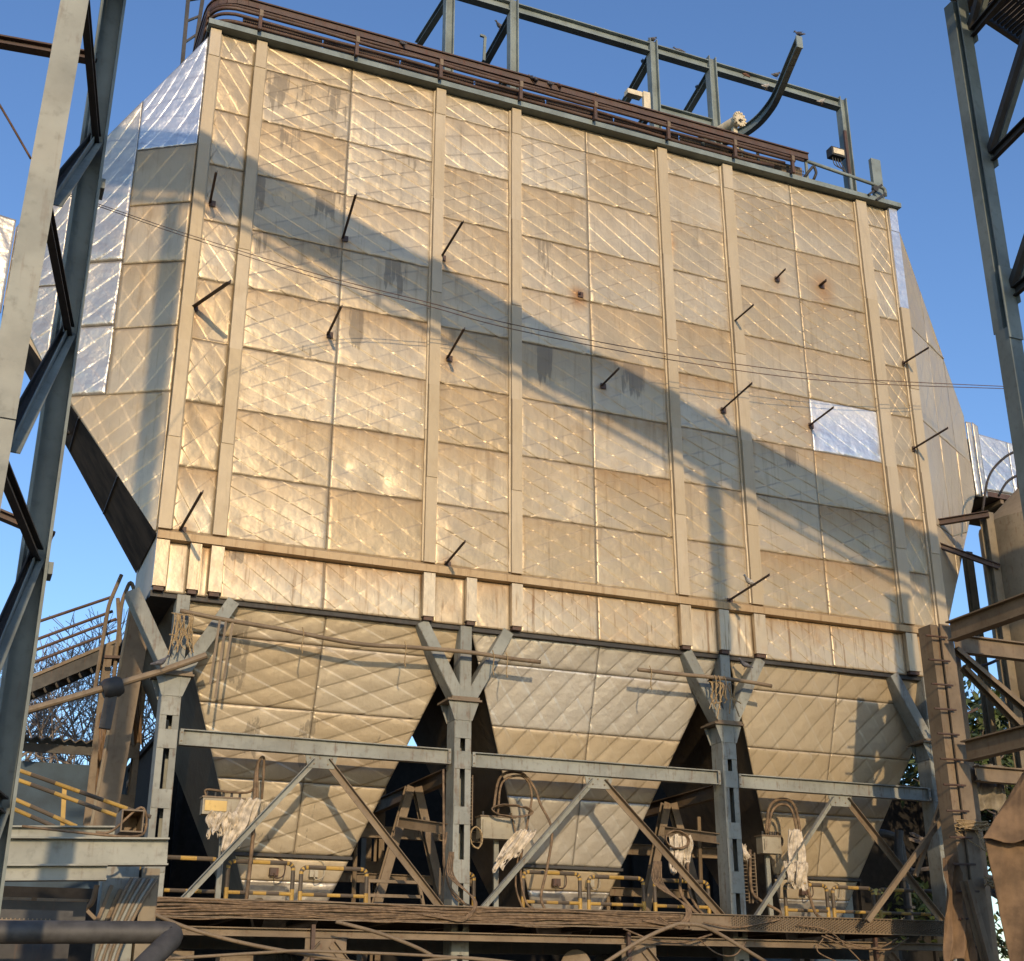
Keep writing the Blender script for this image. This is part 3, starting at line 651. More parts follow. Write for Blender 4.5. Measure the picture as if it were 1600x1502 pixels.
AF = [((8.35,27.2,3.4),(9.05,27.2,6.0)),((9.9,27.2,3.4),(9.2,27.2,6.0)),((14.55,27.2,3.4),(15.25,27.2,6.0)),((16.1,27.2,3.4),(15.4,27.2,6.0))]
for i, (a, c) in enumerate(AF):
    m = MB(); m.ibeam(a, c, .2, .18, up=(0,-1,0)); solo(m, 'inner_strut', BROWN, ['dusty strut leaning right in the left hopper gap', 'dusty strut leaning left in the left hopper gap', 'dusty strut leaning right in the right hopper gap', 'dusty strut leaning left in the right hopper gap'][i], 'strut', 'leaning struts in the hopper gaps')
for i, (x, z) in enumerate([(9.38, 4.9), (15.6, 5.0)]):
    m = MB(); m.ibeam((x-.75, 26.6, z+.28), (x-.12, 25.25, z), .22, .15); solo(m, 'bracket_beam', BROWN, ['short bracket beam on the left of the second front post', 'short bracket beam on the left of the third front post'][i], 'steel beam', 'short bracket beams')
m = MB(); m.tube([(8.75,28.5,5.8),(8.75,28.5,7.2)], .06, 8); solo(m, 'vent_pipe', BROWN, 'short rusty pipe stub against the sky patch between hoppers', 'pipe', smooth='auto')

IB = [((7.3,28.6,5.2),(11.6,28.6,5.2),.25,'upper dusty beam crossing behind the left hopper gap'),((7.6,29.4,4.3),(11.4,29.4,4.3),.2,'lower dusty beam crossing behind the left hopper gap'),((13.5,28.6,5.1),(17.6,28.6,5.1),.25,'upper dusty beam crossing behind the right hopper gap'),((13.6,29.4,4.2),(17.4,29.4,4.2),.2,'lower dusty beam crossing behind the right hopper gap')]
for a, c, h, l in IB: m = MB(); m.ibeam(a, c, h, .16); solo(m, 'inner_beam', BROWN, l, 'steel beam', 'beams in the hopper gaps')
IP = [((8.2,28.2,3.4),(8.2,28.2,6.4),'thin upright pipe left in the left hopper gap'),((10.3,28.4,3.4),(10.35,28.4,6.1),'thin upright pipe right in the left hopper gap'),((14.2,28.2,3.4),(14.2,28.2,6.2),'thin upright pipe left in the right hopper gap'),((16.7,28.3,3.4),(16.75,28.3,5.9),'thin upright pipe right in the right hopper gap')]
for a, c, l in IP: m = MB(); m.tube([a, c], .05, 7); solo(m, 'inner_pipe', BROWN, l, 'pipe', 'upright pipes in the hopper gaps', smooth='auto')

# ------------------------------------------------------------------ walkway and the tier below it
wk = thing('walkway', 'long dusty walkway along the feet of the hoppers', 'walkway', (12, 25.5, 3.0))
m = MB(); m.channel((3.2, 24.12, 3.22), (13.9, 24.12, 3.22), .32, .09, side=1); m.build('edge_channel', BROWN, wk)
m = MB(); m.channel((13.93, 24.12, 3.21), (20.55, 24.12, 3.21), .32, .09, side=1); m.build('edge_channel', BROWN, wk)
m = MB()
for i in range(118):
    x = 14.9+i*.048
    for j in range(5): m.box((x-.012, 24.028, 3.10+j*.05+(.025 if i % 2 else 0)), (x+.012, 24.06, 3.118+j*.05+(.025 if i % 2 else 0)))
tag(m.build('tray_perforation', BROWN, wk), kind='stuff')
m = MB(); m.box((3.25, 24.25, 3.33), (20.5, 27.6, 3.36)); m.build('deck_plate', BROWN, wk)
for i in range(12):
    m = MB(); x = 3.6+i*1.5; m.ibeam((x, 24.25, 3.22), (x, 27.5, 3.22), .2, .1); m.build('deck_joist', BROWN, wk)
m = MB(); m.channel((3.2, 27.6, 3.22), (20.55, 27.6, 3.22), .3, .09); m.build('edge_channel', BROWN, wk)
# cable bundle lying along the edge channel
cb = thing('cable_bundle', 'sagging bundle of dusty cables strapped along the walkway edge', 'cables', (8.5, 24.0, 3.05))
r = random.Random(3)
for k in range(15):
    z0 = 3.09+.019*k; pts = []
    ph = r.random()*6
    for i in range(23):
        x = 3.25+i*.475
        pts.append((x, 24.06-.012*r.random()-(.012 if k % 2 else 0), z0+.02*math.sin(x*.9+ph)+r.uniform(-.012,.012)-.03*max(0, math.sin(x*1.9+k*.3))))
    m = MB(); m.tube(spline(pts, 4), .0135+.004*r.random(), 6); m.build('cable', CABLE, cb, smooth=True)
for i, (x, nn) in enumerate([(13.72, 7), (9.2, 4)]):
    for k in range(nn):
        m = MB(); dx = .035*k
        m.tube(spline([(x-.9+dx*2, 24.0, 3.20+.01*k), (x-.3+dx, 23.97, 3.13-.012*k), (x+dx*.6, 23.98, 3.24), (x+.12+dx*.4, 24.1, 3.5), (x-.12-dx, 24.5, 3.95), (x-.1-dx*.8, 24.6, 4.4)], 6), .014, 6)
        m.build('hanging_cable', CABLE, cb, smooth=True)
# loose cables drooping below the walkway
LO = [([(14.2,24.0,3.2),(14.9,23.97,3.12),(15.6,23.98,3.22),(16.0,24.0,3.3)], .016),([(12.4,24.02,3.05),(13.0,24.0,2.86),(13.7,24.02,2.82),(14.4,24.05,2.98)], .02),([(17.0,24.05,3.0),(17.7,24.0,2.78),(18.4,24.0,2.80),(18.9,24.05,2.98)], .018),([(17.1,24.05,3.02),(17.8,24.0,2.83),(18.6,24.0,2.76),(19.2,24.05,3.0)], .018),
      ([(14.1,24.1,2.9),(14.5,24.05,2.62),(14.9,24.05,2.60),(15.2,24.1,2.85)], .015),([(16.4,24.0,3.2),(17.1,23.95,3.1),(17.6,23.9,2.7),(18.1,23.85,2.2)], .015),([(17.0,24.0,2.95),(16.8,23.95,2.7),(17.2,23.9,2.5),(17.9,23.9,2.25)], .015)]
LL = ['dusty cable looping from the perforated tray left of the third post', 'cable sagging below the walkway under the middle hopper', 'upper of two cables sagging under the right hopper walkway', 'lower of two cables sagging under the right hopper walkway', 'small drooping loop under the walkway before the third post', 'thin cable running down right from the perforated tray', 'thin curling cable hanging under the perforated tray']
for (p, rr), l in zip(LO, LL): m = MB(); m.tube(spline(p, 6), rr, 6); solo(m, 'loose_cable', CABLE, l, 'cable', 'loose cables under the walkway', smooth=True)
# bent tube guard rails
def rail(x0, x1, lab, y=25.7, z0=3.36, z1=4.18, mid=True, mats=None, dz=0):
    t = thing('guard_rail', lab, 'guard rail', ((x0+x1)/2, y, z0), 'bent tube guard rails on the walkway')
    m = MB(); m.tube(rounded([(x0,y,z0),(x0,y,z1),(x1,y,z1+dz),(x1,y,z0)], .13, 5), .042, 8, stripe=.30); m.build('frame_tube', mats or [YELLOW, BLACKP], t, smooth='auto')
    if mid:
        m = MB(); m.tube([(x0,y,z0+.26),(x1,y,z0+.26)], .036, 8, stripe=.27); m.build('mid_tube', mats or [YELLOW, BLACKP], t, smooth='auto')
rail(5.02, 6.26, 'yellow and black guard rail left half before the left hopper'); rail(6.42, 7.72, 'yellow and black guard rail right half before the left hopper', z1=4.12)
rail(11.02, 12.30, 'yellow and black guard rail left half before the middle hopper', z1=4.2); rail(12.50, 13.78, 'yellow and black guard rail right half before the middle hopper', z1=4.16)
rail(14.05, 15.35, 'guard rail standing in the gap right of the middle hopper', z1=4.14); rail(17.3, 18.40, 'guard rail left half before the right hopper', z1=4.17); rail(18.56, 19.66, 'guard rail right half before the right hopper', z1=4.14)
rail(19.82, 21.75, 'shaded guard rail at the far right end of the walkway', z1=4.13); rail(9.55, 9.95, 'short guard rail end just right of the second post', z1=4.12, mid=False); rail(3.4, 4.85, 'faded guard rail behind the brace at the left end', z1=4.2, mats=[BLACKP, YELLOW])
# the wooden step frame by the left hopper
m = MB()
for a, c in [((7.85,25.9,3.36),(7.8,25.9,3.95)),((9.0,25.9,3.36),(8.85,25.9,3.95)),((7.75,25.9,3.93),(8.9,25.9,3.93)),((7.86,25.9,3.66),(8.92,25.9,3.66))]: m.bar(a, c, .07, .06)
solo(m, 'angle_frame', BROWN, 'small dusty angle frame standing right of the left hopper rail', 'steel frame')

# lower tier
lt = [((3.2,24.4,2.86),(21.0,24.4,2.84),.15,.2,BROWN,'dusty lower beam running the whole length under the walkway'), ((3.2,26.6,2.80),(21.0,26.6,2.80),.3,.2,BLACKST,'dark beam behind the dusty lower beam'), ((3.2,28.6,1.9),(24,28.6,1.9),.3,.2,BLACKST,'dark bottom beam in the gloom at the foot')]
for a, c, h, w, mt, l in lt: m = MB(); m.ibeam(a, c, h, w); solo(m, 'lower_beam', mt, l, 'steel beam')
for i, (x, l) in enumerate([(6.6, 'gusset with two struts below the left hopper'), (12.9, 'gusset with two struts below the middle hopper'), (18.75, 'gusset with two struts below the right hopper')]):
    t = thing('lower_truss', l, 'steel truss', (x, 24.35, 1.5), 'lower truss nodes')
    m = MB(); m.box((x-.38, 24.33, 2.42), (x+.38, 24.35, 2.77)); m.build('gusset_plate', BROWN, t)
    for s in (-1, 1):
        m = MB(); m.angle((x+s*.14, 24.29, 2.72), (x+s*1.5, 24.29, 1.2), .13, .11, up=(0,-1,0), sx=s); m.build('strut', BROWN, t)
    m = MB(); m.bar((x-.25, 24.24, 1.2), (x-.27, 24.24, 3.0), .07, .07); m.build('hanger', DKBROWN, t)
HP = [([(3.28, 23.40, 3.10),(4.05, 23.40, 2.83),(5.14, 23.40, 2.59),(6.77, 23.40, 2.36),(8.59, 23.40, 2.09)], .045, 'tan hose sloping down right below the left end of the walkway'),
      ([(3.67, 23.20, 2.36),(5.32, 23.20, 2.48),(5.86, 23.20, 2.51),(7.33, 23.20, 2.49),(8.75, 23.20, 2.44),(9.73, 23.20, 2.36)], .035, 'thin handrail tube crossing low at the left'),
      ([(6.56, 23.60, 3.02),(7.33, 23.60, 2.85),(8.05, 23.60, 2.62),(8.54, 23.60, 2.39)], .045, 'tan hose sloping away right of the left truss node'),
      ([(11.43, 23.30, 2.28),(12.38, 23.30, 2.79),(13.08, 23.30, 3.07),(13.39, 23.30, 3.11),(13.92, 23.30, 3.03),(15.17, 23.30, 2.43)], .05, 'bent tan conduit arching below the middle of the walkway'),
      ([(8.04, 23.20, 2.38),(8.69, 23.20, 2.44),(9.24, 23.20, 2.42),(10.11, 23.20, 2.34)], .035, 'thin handrail tube curving past the second post foot')]
for p, rr, l in HP: m = MB(); m.tube(spline(p, 6), rr*.75, 8); solo(m, 'conduit', BROWN, l, 'pipe', 'tan conduits below the walkway', smooth=True)
JB = [((3.5,25.0,1.9),(4.4,25.5,2.55),'tan control cabinet in the gloom below the left end'), ((4.9,25.2,1.9),(5.5,25.6,2.5),'smaller tan cabinet below the left hopper'), ((10.2,26.0,1.7),(10.7,26.4,2.5),'tan cabinet low behind the second post'), ((10.95,26.0,1.7),(11.5,26.4,2.45),'tan cabinet with open flap below the middle hopper'), ((14.2,25.6,1.8),(14.8,26.1,2.5),'low tan cabinet left of the third post')]
for a, c, l in JB:
    t = thing('control_cabinet', l, 'cabinet', ((a[0]+c[0])/2, a[1], a[2]), 'low control cabinets')
    m = MB(); m.box(a, c); m.build('case', BROWN, t); m = MB(); m.box((a[0]+.04, a[1]-.02, a[2]+.05), (c[0]-.04, a[1]-.002, c[2]-.05)); m.build('door', BROWN, t); m = MB(); m.box((c[0]-.12, a[1]-.05, (a[2]+c[2])/2-.05), (c[0]-.09, a[1]-.021, (a[2]+c[2])/2+.05)); m.build('handle', BLACKST, t)
def motor(c, l):
    t = thing('geared_motor', l, 'motor', c, 'motors below the hoppers'); m = MB(); m.lathe(c, (1,.15,0), [(-.45,.14),(-.44,.24),(-.1,.26),(.3,.26),(.32,.2),(.45,.19),(.46,.08)], 18); m.build('motor_body', PIPEG, t, smooth='auto')
    for k in range(7):
        m = MB(); m.lathe((c[0]-.3+.09*k, c[1], c[2]), (1,.15,0), [(0,.27),(.012,.285),(.03,.27)], 18); m.build('cooling_fin', PIPEG, t)
    m = MB(); m.box((c[0]-.3, c[1]-.25, c[2]-.45), (c[0]+.3, c[1]+.25, c[2]-.25)); m.build('base_plate', BROWN, t)
motor((6.1, 26.2, 2.35), 'grey motor below the left hopper'); motor((13.4, 26.3, 2.4), 'grey motor below the middle hopper')
m = MB(); m.lathe((12.05, 25.4, 2.35), (-.5,-1,.1), [(0,.05),(.0,.28),(.5,.30),(.52,.25)], 18); solo(m, 'drum_end', BROWN, 'round drum end facing out below the middle hopper', 'drum', smooth='auto')

# bus pipe tied across the post heads with drooping strips, two lengths
def tied_pipe(pts, lab, ties, strips):
    t = thing('tied_pipe', lab, 'pipe', pts[0], 'pipes tied across the post heads'); m = MB(); m.tube(spline(pts, 5), .045, 8); m.build('pipe_run', BROWN, t, smooth=True)
    for x, y, z in ties:
        m = MB(); m.tube(spline([(x,y-.06,z+.1),(x+.03,y-.08,z-.05),(x+.01,y-.06,z-.3),(x+.04,y-.05,z-.42)]), .012, 5); m.build('tie_wire', ROPE, t)
    for (x, y, z, L) in strips:
        m = MB(); m.bar((x,y,z),(x-.08,y,z-L), .045, .012, up=(0,-1,0)); m.build('hanging_strip', BROWN, t)
tied_pipe([(3.55,24.75,8.62),(4.4,24.7,8.52),(5.5,24.7,8.45),(7.0,24.7,8.32),(8.2,24.7,8.36),(9.4,24.7,8.38),(10.3,24.7,8.34),(11.0,24.7,8.33)], 'rusty pipe tied across the left hopper top', [(5.9,24.7,8.42),(8.0,24.7,8.35),(9.9,24.7,8.36),(10.2,24.7,8.34)], [(4.3,24.68,8.5,1.25),(4.42,24.68,8.5,1.5),(4.55,24.68,8.5,1.15)])
tied_pipe([(13.25,24.6,8.36),(14.2,24.6,8.35),(15.2,24.6,8.36),(16.0,24.6,8.34),(16.6,24.6,8.30)], 'short bent pipe tied across the third post head', [(13.5,24.6,8.35),(15.2,24.6,8.3),(15.35,24.6,8.3),(15.1,24.6,8.3)], [])
r = random.Random(11)
for i, (x, z, l) in enumerate([(3.75, 8.5, 'tangle of frayed rope on the leftmost post head'), (15.35, 8.25, 'tangle of frayed rope on the third post head')]):
    m = MB()
    for k in range(14):
        a = r.uniform(-.35,.35); m.tube(spline([(x+a, 24.72, z+.05), (x+a*.7+r.uniform(-.1,.1), 24.6, z-.05), (x+a*.9, 24.66, z-.2-.3*r.random()), (x+a+r.uniform(-.15,.15), 24.62, z-.5*r.random()-.3)]), .014, 4)
    solo(m, 'rope_tangle', ROPE, l, 'rope', 'rope tangles')
# junction boxes, rags, looped cables
def drape(c, w, h, mat, lab, seed, cat='rag', lean=0.0, name='rag', group='torn rags', amp=.10):
    """a torn cloth: several hanging strips, each with its own gutter folds and ragged end"""
    rr = random.Random(seed); rng = np.random.default_rng(seed); m = MB(); ns = max(3, int(w/.09))
    for k in range(ns):
        x0 = c[0]-w*.42+w*.84*(k+.5)/ns; L = h*(.55+.45*rr.random()); ww = w/ns*rr.uniform(1.2, 2.1); y0 = c[1]-.03-.05*rr.random()
        ny, nx = 16, 8; V = []; p1, p2, p3 = (rr.random()*6 for _ in range(3)); sw = rr.uniform(-.12,.12)*w
        for j in range(ny+1):
            t = j/ny; wj = ww*(.45+.75*math.sin(min(1,.12+t)*2.2))*(1-.35*t*t)
            cx = x0+lean*t*L+sw*t+.02*math.sin(6*t+p1); cy = y0-.06*math.sin(2.6*t+p2)-.03*math.sin(7*t+p3)
            for i in range(nx+1):
                q = i/nx-.5; f = .028*math.cos(q*13+p1+1.5*t)+.014*math.cos(q*29+p2-3*t)
                V.append((cx+q*wj, cy+f, c[2]-t*L+.03*math.sin(q*5+p3)+(rng.normal(0,.022) if j == ny else rng.normal(0,.003))))
        m.add(V, [(j*(nx+1)+i, (j+1)*(nx+1)+i, (j+1)*(nx+1)+i+1, j*(nx+1)+i+1) for j in range(ny) for i in range(nx) if not (j > 11 and rng.random() < .12)])
    o = solo(m, name, mat, lab, cat, group, smooth=True)
    md = o.modifiers.new('thickness', 'SOLIDIFY'); md.thickness = .006; return o
def jbox(x, y, z, w, h, lab, front, glands=5):
    t = thing('junction_box', lab, 'junction box', (x, y, z-h/2), 'terminal boxes before the hoppers')
    m = MB(); m.box((x-w/2, y, z-h/2), (x+w/2, y+.25, z+h/2)); m.build('box_body', BOXM, t)
    m = MB(); m.box((x-w/2-.02, y-.02, z+h/2), (x+w/2+.02, y+.28, z+h/2+.03)); m.build('box_lid', BROWN, t)
    m = MB(); m.box((x-w/2+.04, y-.02, z-h/2+.06), (x-w/2+.04+front*w, y-.001, z+h/2-.05)); m.build('front_plate', YPLATE if front > .4 else BOXM, t)
    for k in range(glands):
        a = x-w/2+.08+(w-.16)*k/max(1, glands-1); m = MB(); m.tube([(a, y+.1, z+h/2+.03), (a, y+.1, z+h/2+.12)], .025, 6); m.build('cable_gland', BLACKST, t)
    m = MB(); m.bar((x+w*.1, y+.3, 3.36), (x+w*.1, y+.3, z+h/2), .10, .06); m.build('stand_leg', GREEN, t)
jbox(4.78, 25.35, 5.12, .78, .30, 'terminal box with yellow plate before the left hopper', .52)
jbox(10.35, 25.4, 5.0, .75, .42, 'grey terminal box with coiled cables before the middle hopper', .0, 3)
jbox(16.85, 25.4, 4.95, .48, .36, 'small terminal box with five glands before the right hopper', .0, 6)
drape((4.72, 25.18, 4.98), .55, .5, RAG, 'torn white rag under the yellow plated terminal box', 1, amp=.05); drape((5.25, 25.22, 5.25), .35, 1.0, RAG, 'long white rag wound along the brace at the left hopper', 2, lean=-.35, amp=.05)
drape((10.85, 25.15, 4.95), .42, .9, RAG, 'white rag slung over the brace before the middle hopper', 3, lean=-.75, amp=.06); drape((17.25, 25.15, 5.25), .42, 1.35, RAG, 'big white rag hanging from the terminal box at the right hopper', 4, lean=-.1, amp=.09); drape((17.15, 25.05, 4.55), .62, .6, RAG, 'bunched white rag tail below the right terminal box', 9, amp=.09)
drape((14.6, 25.5, 5.05), .5, .95, RAG, 'white cloth and coil bundle in the gap right of the middle hopper', 5, amp=.10); drape((16.05, 25.3, 4.9), .16, .35, RAG, 'small rag tied beside the third post', 6, amp=.04)
def coil(c, rx, rz, n, lab, seed, mat=CABLE, tilt=.3):
    rr = random.Random(seed); m = MB()
    for k in range(n):
        a0 = rr.random()*6; p = []
        for i in range(25):
            a = a0+2*math.pi*i/24*.97; s = 1+rr.uniform(-.03,.03)+.02*k
            p.append((c[0]+rx*s*math.cos(a), c[1]-.02*k+tilt*rz*math.sin(a)*.5, c[2]+rz*s*math.sin(a)+rr.uniform(-.01,.01)))
        m.tube(spline(p, 2), .014, 6)
    return solo(m, 'cable_coil', mat, lab, 'cable coil', 'coiled cables', smooth=True)
coil((10.55, 25.2, 5.32), .42, .11, 5, 'flat coil of cable on the middle terminal box', 1); coil((14.45, 25.42, 4.95), .26, .17, 6, 'cable coil beside the cloth bundle in the hopper gap', 2); coil((9.75, 25.1, 4.75), .12, .2, 3, 'pale wire loop hanging right of the second post', 3, ROPE); coil((17.65, 26.4, 5.2), .14, .16, 3, 'small cable loop on the right hopper face', 4)
CV = [([(4.45,25.4,5.3),(4.45,25.4,5.42),(4.9,25.4,5.40),(5.3,25.45,5.45),(5.42,25.5,5.8)], .018, 'cable rising from the left terminal box'),
      ([(5.32,25.3,3.4),(5.36,25.3,4.6),(5.33,25.3,5.6),(5.38,25.35,6.0)], .03, 'upright brown cable at the left side of the left hopper'),
      ([(5.40,25.3,5.2),(5.36,25.3,5.9),(5.48,25.35,6.05),(5.50,25.4,5.3)], .022, 'hooked cable over the left terminal box'),
      ([(10.2,25.3,5.3),(10.35,25.3,6.0),(10.8,25.3,6.12),(11.1,25.3,5.85),(11.25,25.3,5.5),(11.45,25.2,5.0),(11.35,25.2,4.3),(11.2,25.2,3.7),(11.3,25.2,3.4)], .024, 'thick cable arching over the middle terminal box and down'),
      ([(10.3,25.3,5.25),(10.4,25.3,5.9),(10.85,25.3,6.05),(11.05,25.3,5.7),(10.95,25.3,5.1),(10.8,25.3,4.3),(10.9,25.3,3.6),(11.2,25.3,3.4)], .02, 'inner cable arch at the middle terminal box'),
      ([(10.6,25.32,5.3),(10.75,25.32,4.6),(10.7,25.32,3.9),(10.85,25.32,3.45)], .016, 'thin cable dropping from the middle terminal box'),
      ([(16.75,25.45,5.2),(16.85,25.4,5.75),(17.15,25.4,5.95),(17.5,25.4,5.85),(17.62,25.4,5.2),(17.65,25.35,4.2),(17.75,25.3,3.6),(17.95,25.3,3.4)], .03, 'thick cable arch over the right terminal box down to the deck'),
      ([(16.8,25.45,5.2),(16.92,25.4,5.68),(17.2,25.4,5.85),(17.45,25.4,5.7),(17.56,25.4,5.0)], .026, 'inner cable arch at the right terminal box'),
      ([(16.15,25.2,4.8),(16.12,25.2,4.0),(16.3,25.15,3.75),(16.75,25.1,3.5),(16.4,25.05,3.3)], .028, 'brown cable kinking right of the third post'),
      ([(14.55,25.4,4.4),(14.5,25.4,3.9),(14.65,25.3,3.6),(14.9,25.2,3.35)], .03, 'cable bunch dropping from the cloth bundle'),
      ([(14.7,25.4,4.5),(14.72,25.4,3.9),(14.85,25.3,3.55),(15.1,25.2,3.3)], .026, 'second cable dropping from the cloth bundle'),
      ([(8.95,24.85,6.0),(8.98,24.85,5.0),(9.0,24.85,4.3),(9.1,24.8,3.8),(9.35,24.6,3.45)], .02, 'cable running down the left side of the second post'),
      ([(9.05,24.86,4.8),(9.0,24.86,4.2),(9.2,24.8,3.6),(9.45,24.5,3.4)], .018, 'shorter cable down the left side of the second post')]
for p, rr, l in CV: m = MB(); m.tube(spline(p, 6), rr*1.25, 6); solo(m, 'draped_cable', CABLE, l, 'cable', 'draped cables on the walkway', smooth=True)
for i, (x, l) in enumerate([(16.05, 'left perforated cable ladder right of the third post'), (16.25, 'right perforated cable ladder right of the third post'), (9.68, 'perforated cable ladder right of the second post')]):
    m = MB(); z0, z1 = (3.7, 4.75) if i < 2 else (5.0, 6.0)
    for s in (-.06, .06): m.bar((x+s, 25.3, z0), (x+s, 25.3, z1), .02, .05)
    for k in range(14): m.bar((x-.06, 25.3, z0+.05+k*(z1-z0-.1)/13), (x+.06, 25.3, z0+.05+k*(z1-z0-.1)/13), .03, .012)
    solo(m, 'cable_ladder', BROWN, l, 'cable tray', 'perforated cable ladders')
# pipework and blue panel in the gloom at the right end
m = MB(); m.box((21.2, 33.0, 2.0), (24.5, 33.3, 6.4)); solo(m, 'blue_panel', BLUEW, 'dull blue sheet wall in the gloom beyond the right hopper', 'wall panel')
for i, (p, l) in enumerate([([(20.4,27.2,5.6),(21.4,27.2,5.6),(21.75,27.2,5.5),(21.8,27.2,5.0),(21.8,27.2,3.4)], 'flanged grey pipe bending down at the right end'), ([(21.3,26.6,5.6),(21.2,26.6,5.1),(21.3,26.6,4.2)], 'short flanged pipe beside the bent one')]):
    t = thing('process_pipe', l, 'pipe', p[0], 'flanged pipes at the right'); m = MB(); m.tube(rounded(p, .2), .10, 10); m.build('pipe_run', PIPEG, t, smooth='auto')
    a, c = Vector(p[-2]), Vector(p[-1])
    for k in (.25, .7): m = MB(); m.lathe(a.lerp(c, k), (c-a), [(-.03,.17),(.03,.17)], 14); m.build('flange', PIPEG, t)

# ------------------------------------------------------------------ roof: rack of pipes and trays, steel gantry, fittings
rack = thing('pipe_rack', 'rack of rusty trays and pipes running along the roof edge', 'pipe rack', (11, 24.7, 22.5))
def rack_path(y, x1, yb=26.5, rad=.8): return rounded([(2.95, yb+1.3, 0), (2.95, y, 0), (x1, y, 0)], rad, 6)
def at_z(P, z): return [(p[0], p[1], z) for p in P]
m = MB(); P = at_z(rack_path(24.66, 19.05), 23.09)
for a, c in zip(P, P[1:]): m.box((0,0,0),(0,0,0)) if False else m.bar(a, c, .10, .15)
m.build('tray_channel', TRAYM, rack)
m = MB(); P = at_z(rack_path(24.64, 19.05), 23.19)
for a, c in zip(P, P[1:]): m.bar(a, c, .15, .035)
m.build('tray_lip', DKBROWN, rack)
for k, (y, z, r) in enumerate([(24.64, 22.945, .04), (24.61, 22.84, .045), (24.66, 22.72, .04), (24.78, 22.60, .05)]):
    P = at_z(rack_path(y, 18.9-.3*k, rad=.7), z); rj = random.Random(k+2); Q = P[:-1] + [(P[-2][0]+(P[-1][0]-P[-2][0])*t/14, P[-1][1]+rj.uniform(-.012,.012), z+rj.uniform(-.022,.022)) for t in range(1, 15)]; m = MB(); m.tube(spline(Q, 2), r, 8); m.build('pipe_run', DKBROWN if k != 1 else TRAYM, rack, smooth=True)
for i in range(8):     # perforated tray backs
    x0 = 3.7+i*1.92; m = MB(); z0 = 22.62
    m.box((x0, 24.90, z0), (x0+1.88, 24.915, z0+.30)); m.build('tray_back', TRAYM if i < 6 else BROWN, rack)
m = MB()
for i in range(330):
    x = 3.75+i*.0465; 
    for j in range(2): m.box((x, 24.885, 22.67+.1*j), (x+.02, 24.899, 22.73+.1*j))
tag(m.build('tray_slots', BLACKST, rack), kind='stuff')
for x in (4.05, 6.35, 8.45, 10.55, 12.6, 14.7, 16.7, 18.5):
    m = MB(); m.bar((x, 24.60, 22.42), (x, 24.60, 22.98), .08, .08); m.bar((x, 24.60, 22.46), (x+.05, 25.1, 22.72), .07, .07); m.build('rack_bracket', DKBROWN, rack)
    m = MB(); m.box((x-.03, 24.545, 22.78), (x+.05, 24.56, 22.95)); m.build('bracket_tag', BROWN, rack)
gr = thing('roof_handrail', 'grey tube handrail above the tray at the right half of the roof', 'handrail', (17, 24.8, 22.5))
m = MB(); m.tube(rounded([(13.9,24.85,23.20),(19.0,24.85,23.16),(21.35,24.85,22.98),(21.75,24.85,22.94),(21.78,24.9,22.72)], .12), .05, 8); m.build('top_rail', GREENH, gr, smooth=True)
for x in (15.9, 17.6, 19.15, 20.6): m = MB(); m.bar((x, 24.87, 22.5), (x, 24.87, 23.12), .07, .05); m.build('rail_post', GREENH, gr)
m = MB(); m.tube(rounded([(19.0,24.8,22.55),(19.35,24.8,23.02),(19.42,24.8,22.8),(19.3,24.8,22.55)], .08), .04, 7); m.build('rail_bend', BLACKST, gr, smooth=True)
ga = thing('roof_gantry', 'grey green steel gantry frame standing on the roof', 'steel frame', (15, 25.5, 22.45))
GX = [8.94, 10.72, 14.86, 16.72, 21.1]
for x in GX:
    m = MB(); m.ibeam((x, 25.5, 22.46), (x, 25.5, 26.32 if x < 21 else 26.25), .24, .24, up=(1,0,0), tf=.03); m.build('gantry_post', GREENH, ga)
m = MB()
gb = [(x0+.125, x1-.125) for x0, x1 in zip([4.5]+GX, GX)]
for x0, x1 in gb:
    m = MB(); m.ibeam((x0, 25.5, 26.02), (x1, 25.5, 26.02), .30, .22, tf=.03); m.build('gantry_beam', GREENH, ga)
m = MB(); m.ibeam((14.99, 25.5, 24.02), (16.59, 25.5, 24.02), .34, .2, tf=.03); m.build('gantry_beam', GREENH, ga)
for x, q in zip(GX, ((8.94, 28.06, 26.22), (10.72, 27.61, 25.73), (14.86, 27.25, 25.42), (16.72, 26.94, 25.47))):
    m = MB(); m.ibeam((x, 25.62, 25.85), q, .22, .16); m.build('gantry_brace', GREENH, ga)
    m = MB(); m.ibeam((x, 25.63, 24.1), (x, 27.2, 24.1), .2, .14); m.build('brace_tie', GREENH, ga)
rp = thing('roof_stanchion', 'short channel stub standing at the right end of the roof', 'steel post', (21.75, 25.0, 22.5))
m = MB(); m.channel((21.72, 25.05, 22.5), (21.72, 25.05, 24.05), .32, .12, up=(1,0,0), side=1); m.build('stanchion_body', GREENH, rp)
mono = thing('monorail_beam', 'curved hoist rail swinging out over the roof edge', 'hoist rail', (17.9, 25.5, 24.5))
P = spline([(17.45,26.9,24.6),(17.91,26.28,24.6),(18.12,25.55,24.6),(18.08,24.74,24.6),(17.91,24.08,24.6),(17.62,23.2,24.6),(17.33,22.3,24.6)], 4)
m = MB()
for a, c in zip(P, P[1:]): d = (c-a)*.02; m.ibeam(a-d, c+d, .30, .17, tf=.025)
m.build('rail_beam', GREENH, mono)
m = MB(); m.box((17.24, 22.27, 24.42), (17.42, 22.31, 24.78)); m.build('rail_stop', GREENH, mono)
m = MB(); m.box((17.98,26.2,22.5),(18.08,26.3,24.44)); m.build('rail_hanger', GREENH, mono)
vp = thing('relief_pipe', 'cream pipe with a scalloped blank flange facing out on the roof', 'pipe', (16.84, 24.60, 23.61)); c0 = Vector((16.91, 24.60, 23.69))
ax = Vector((.25,-1,-.05)).normalized()
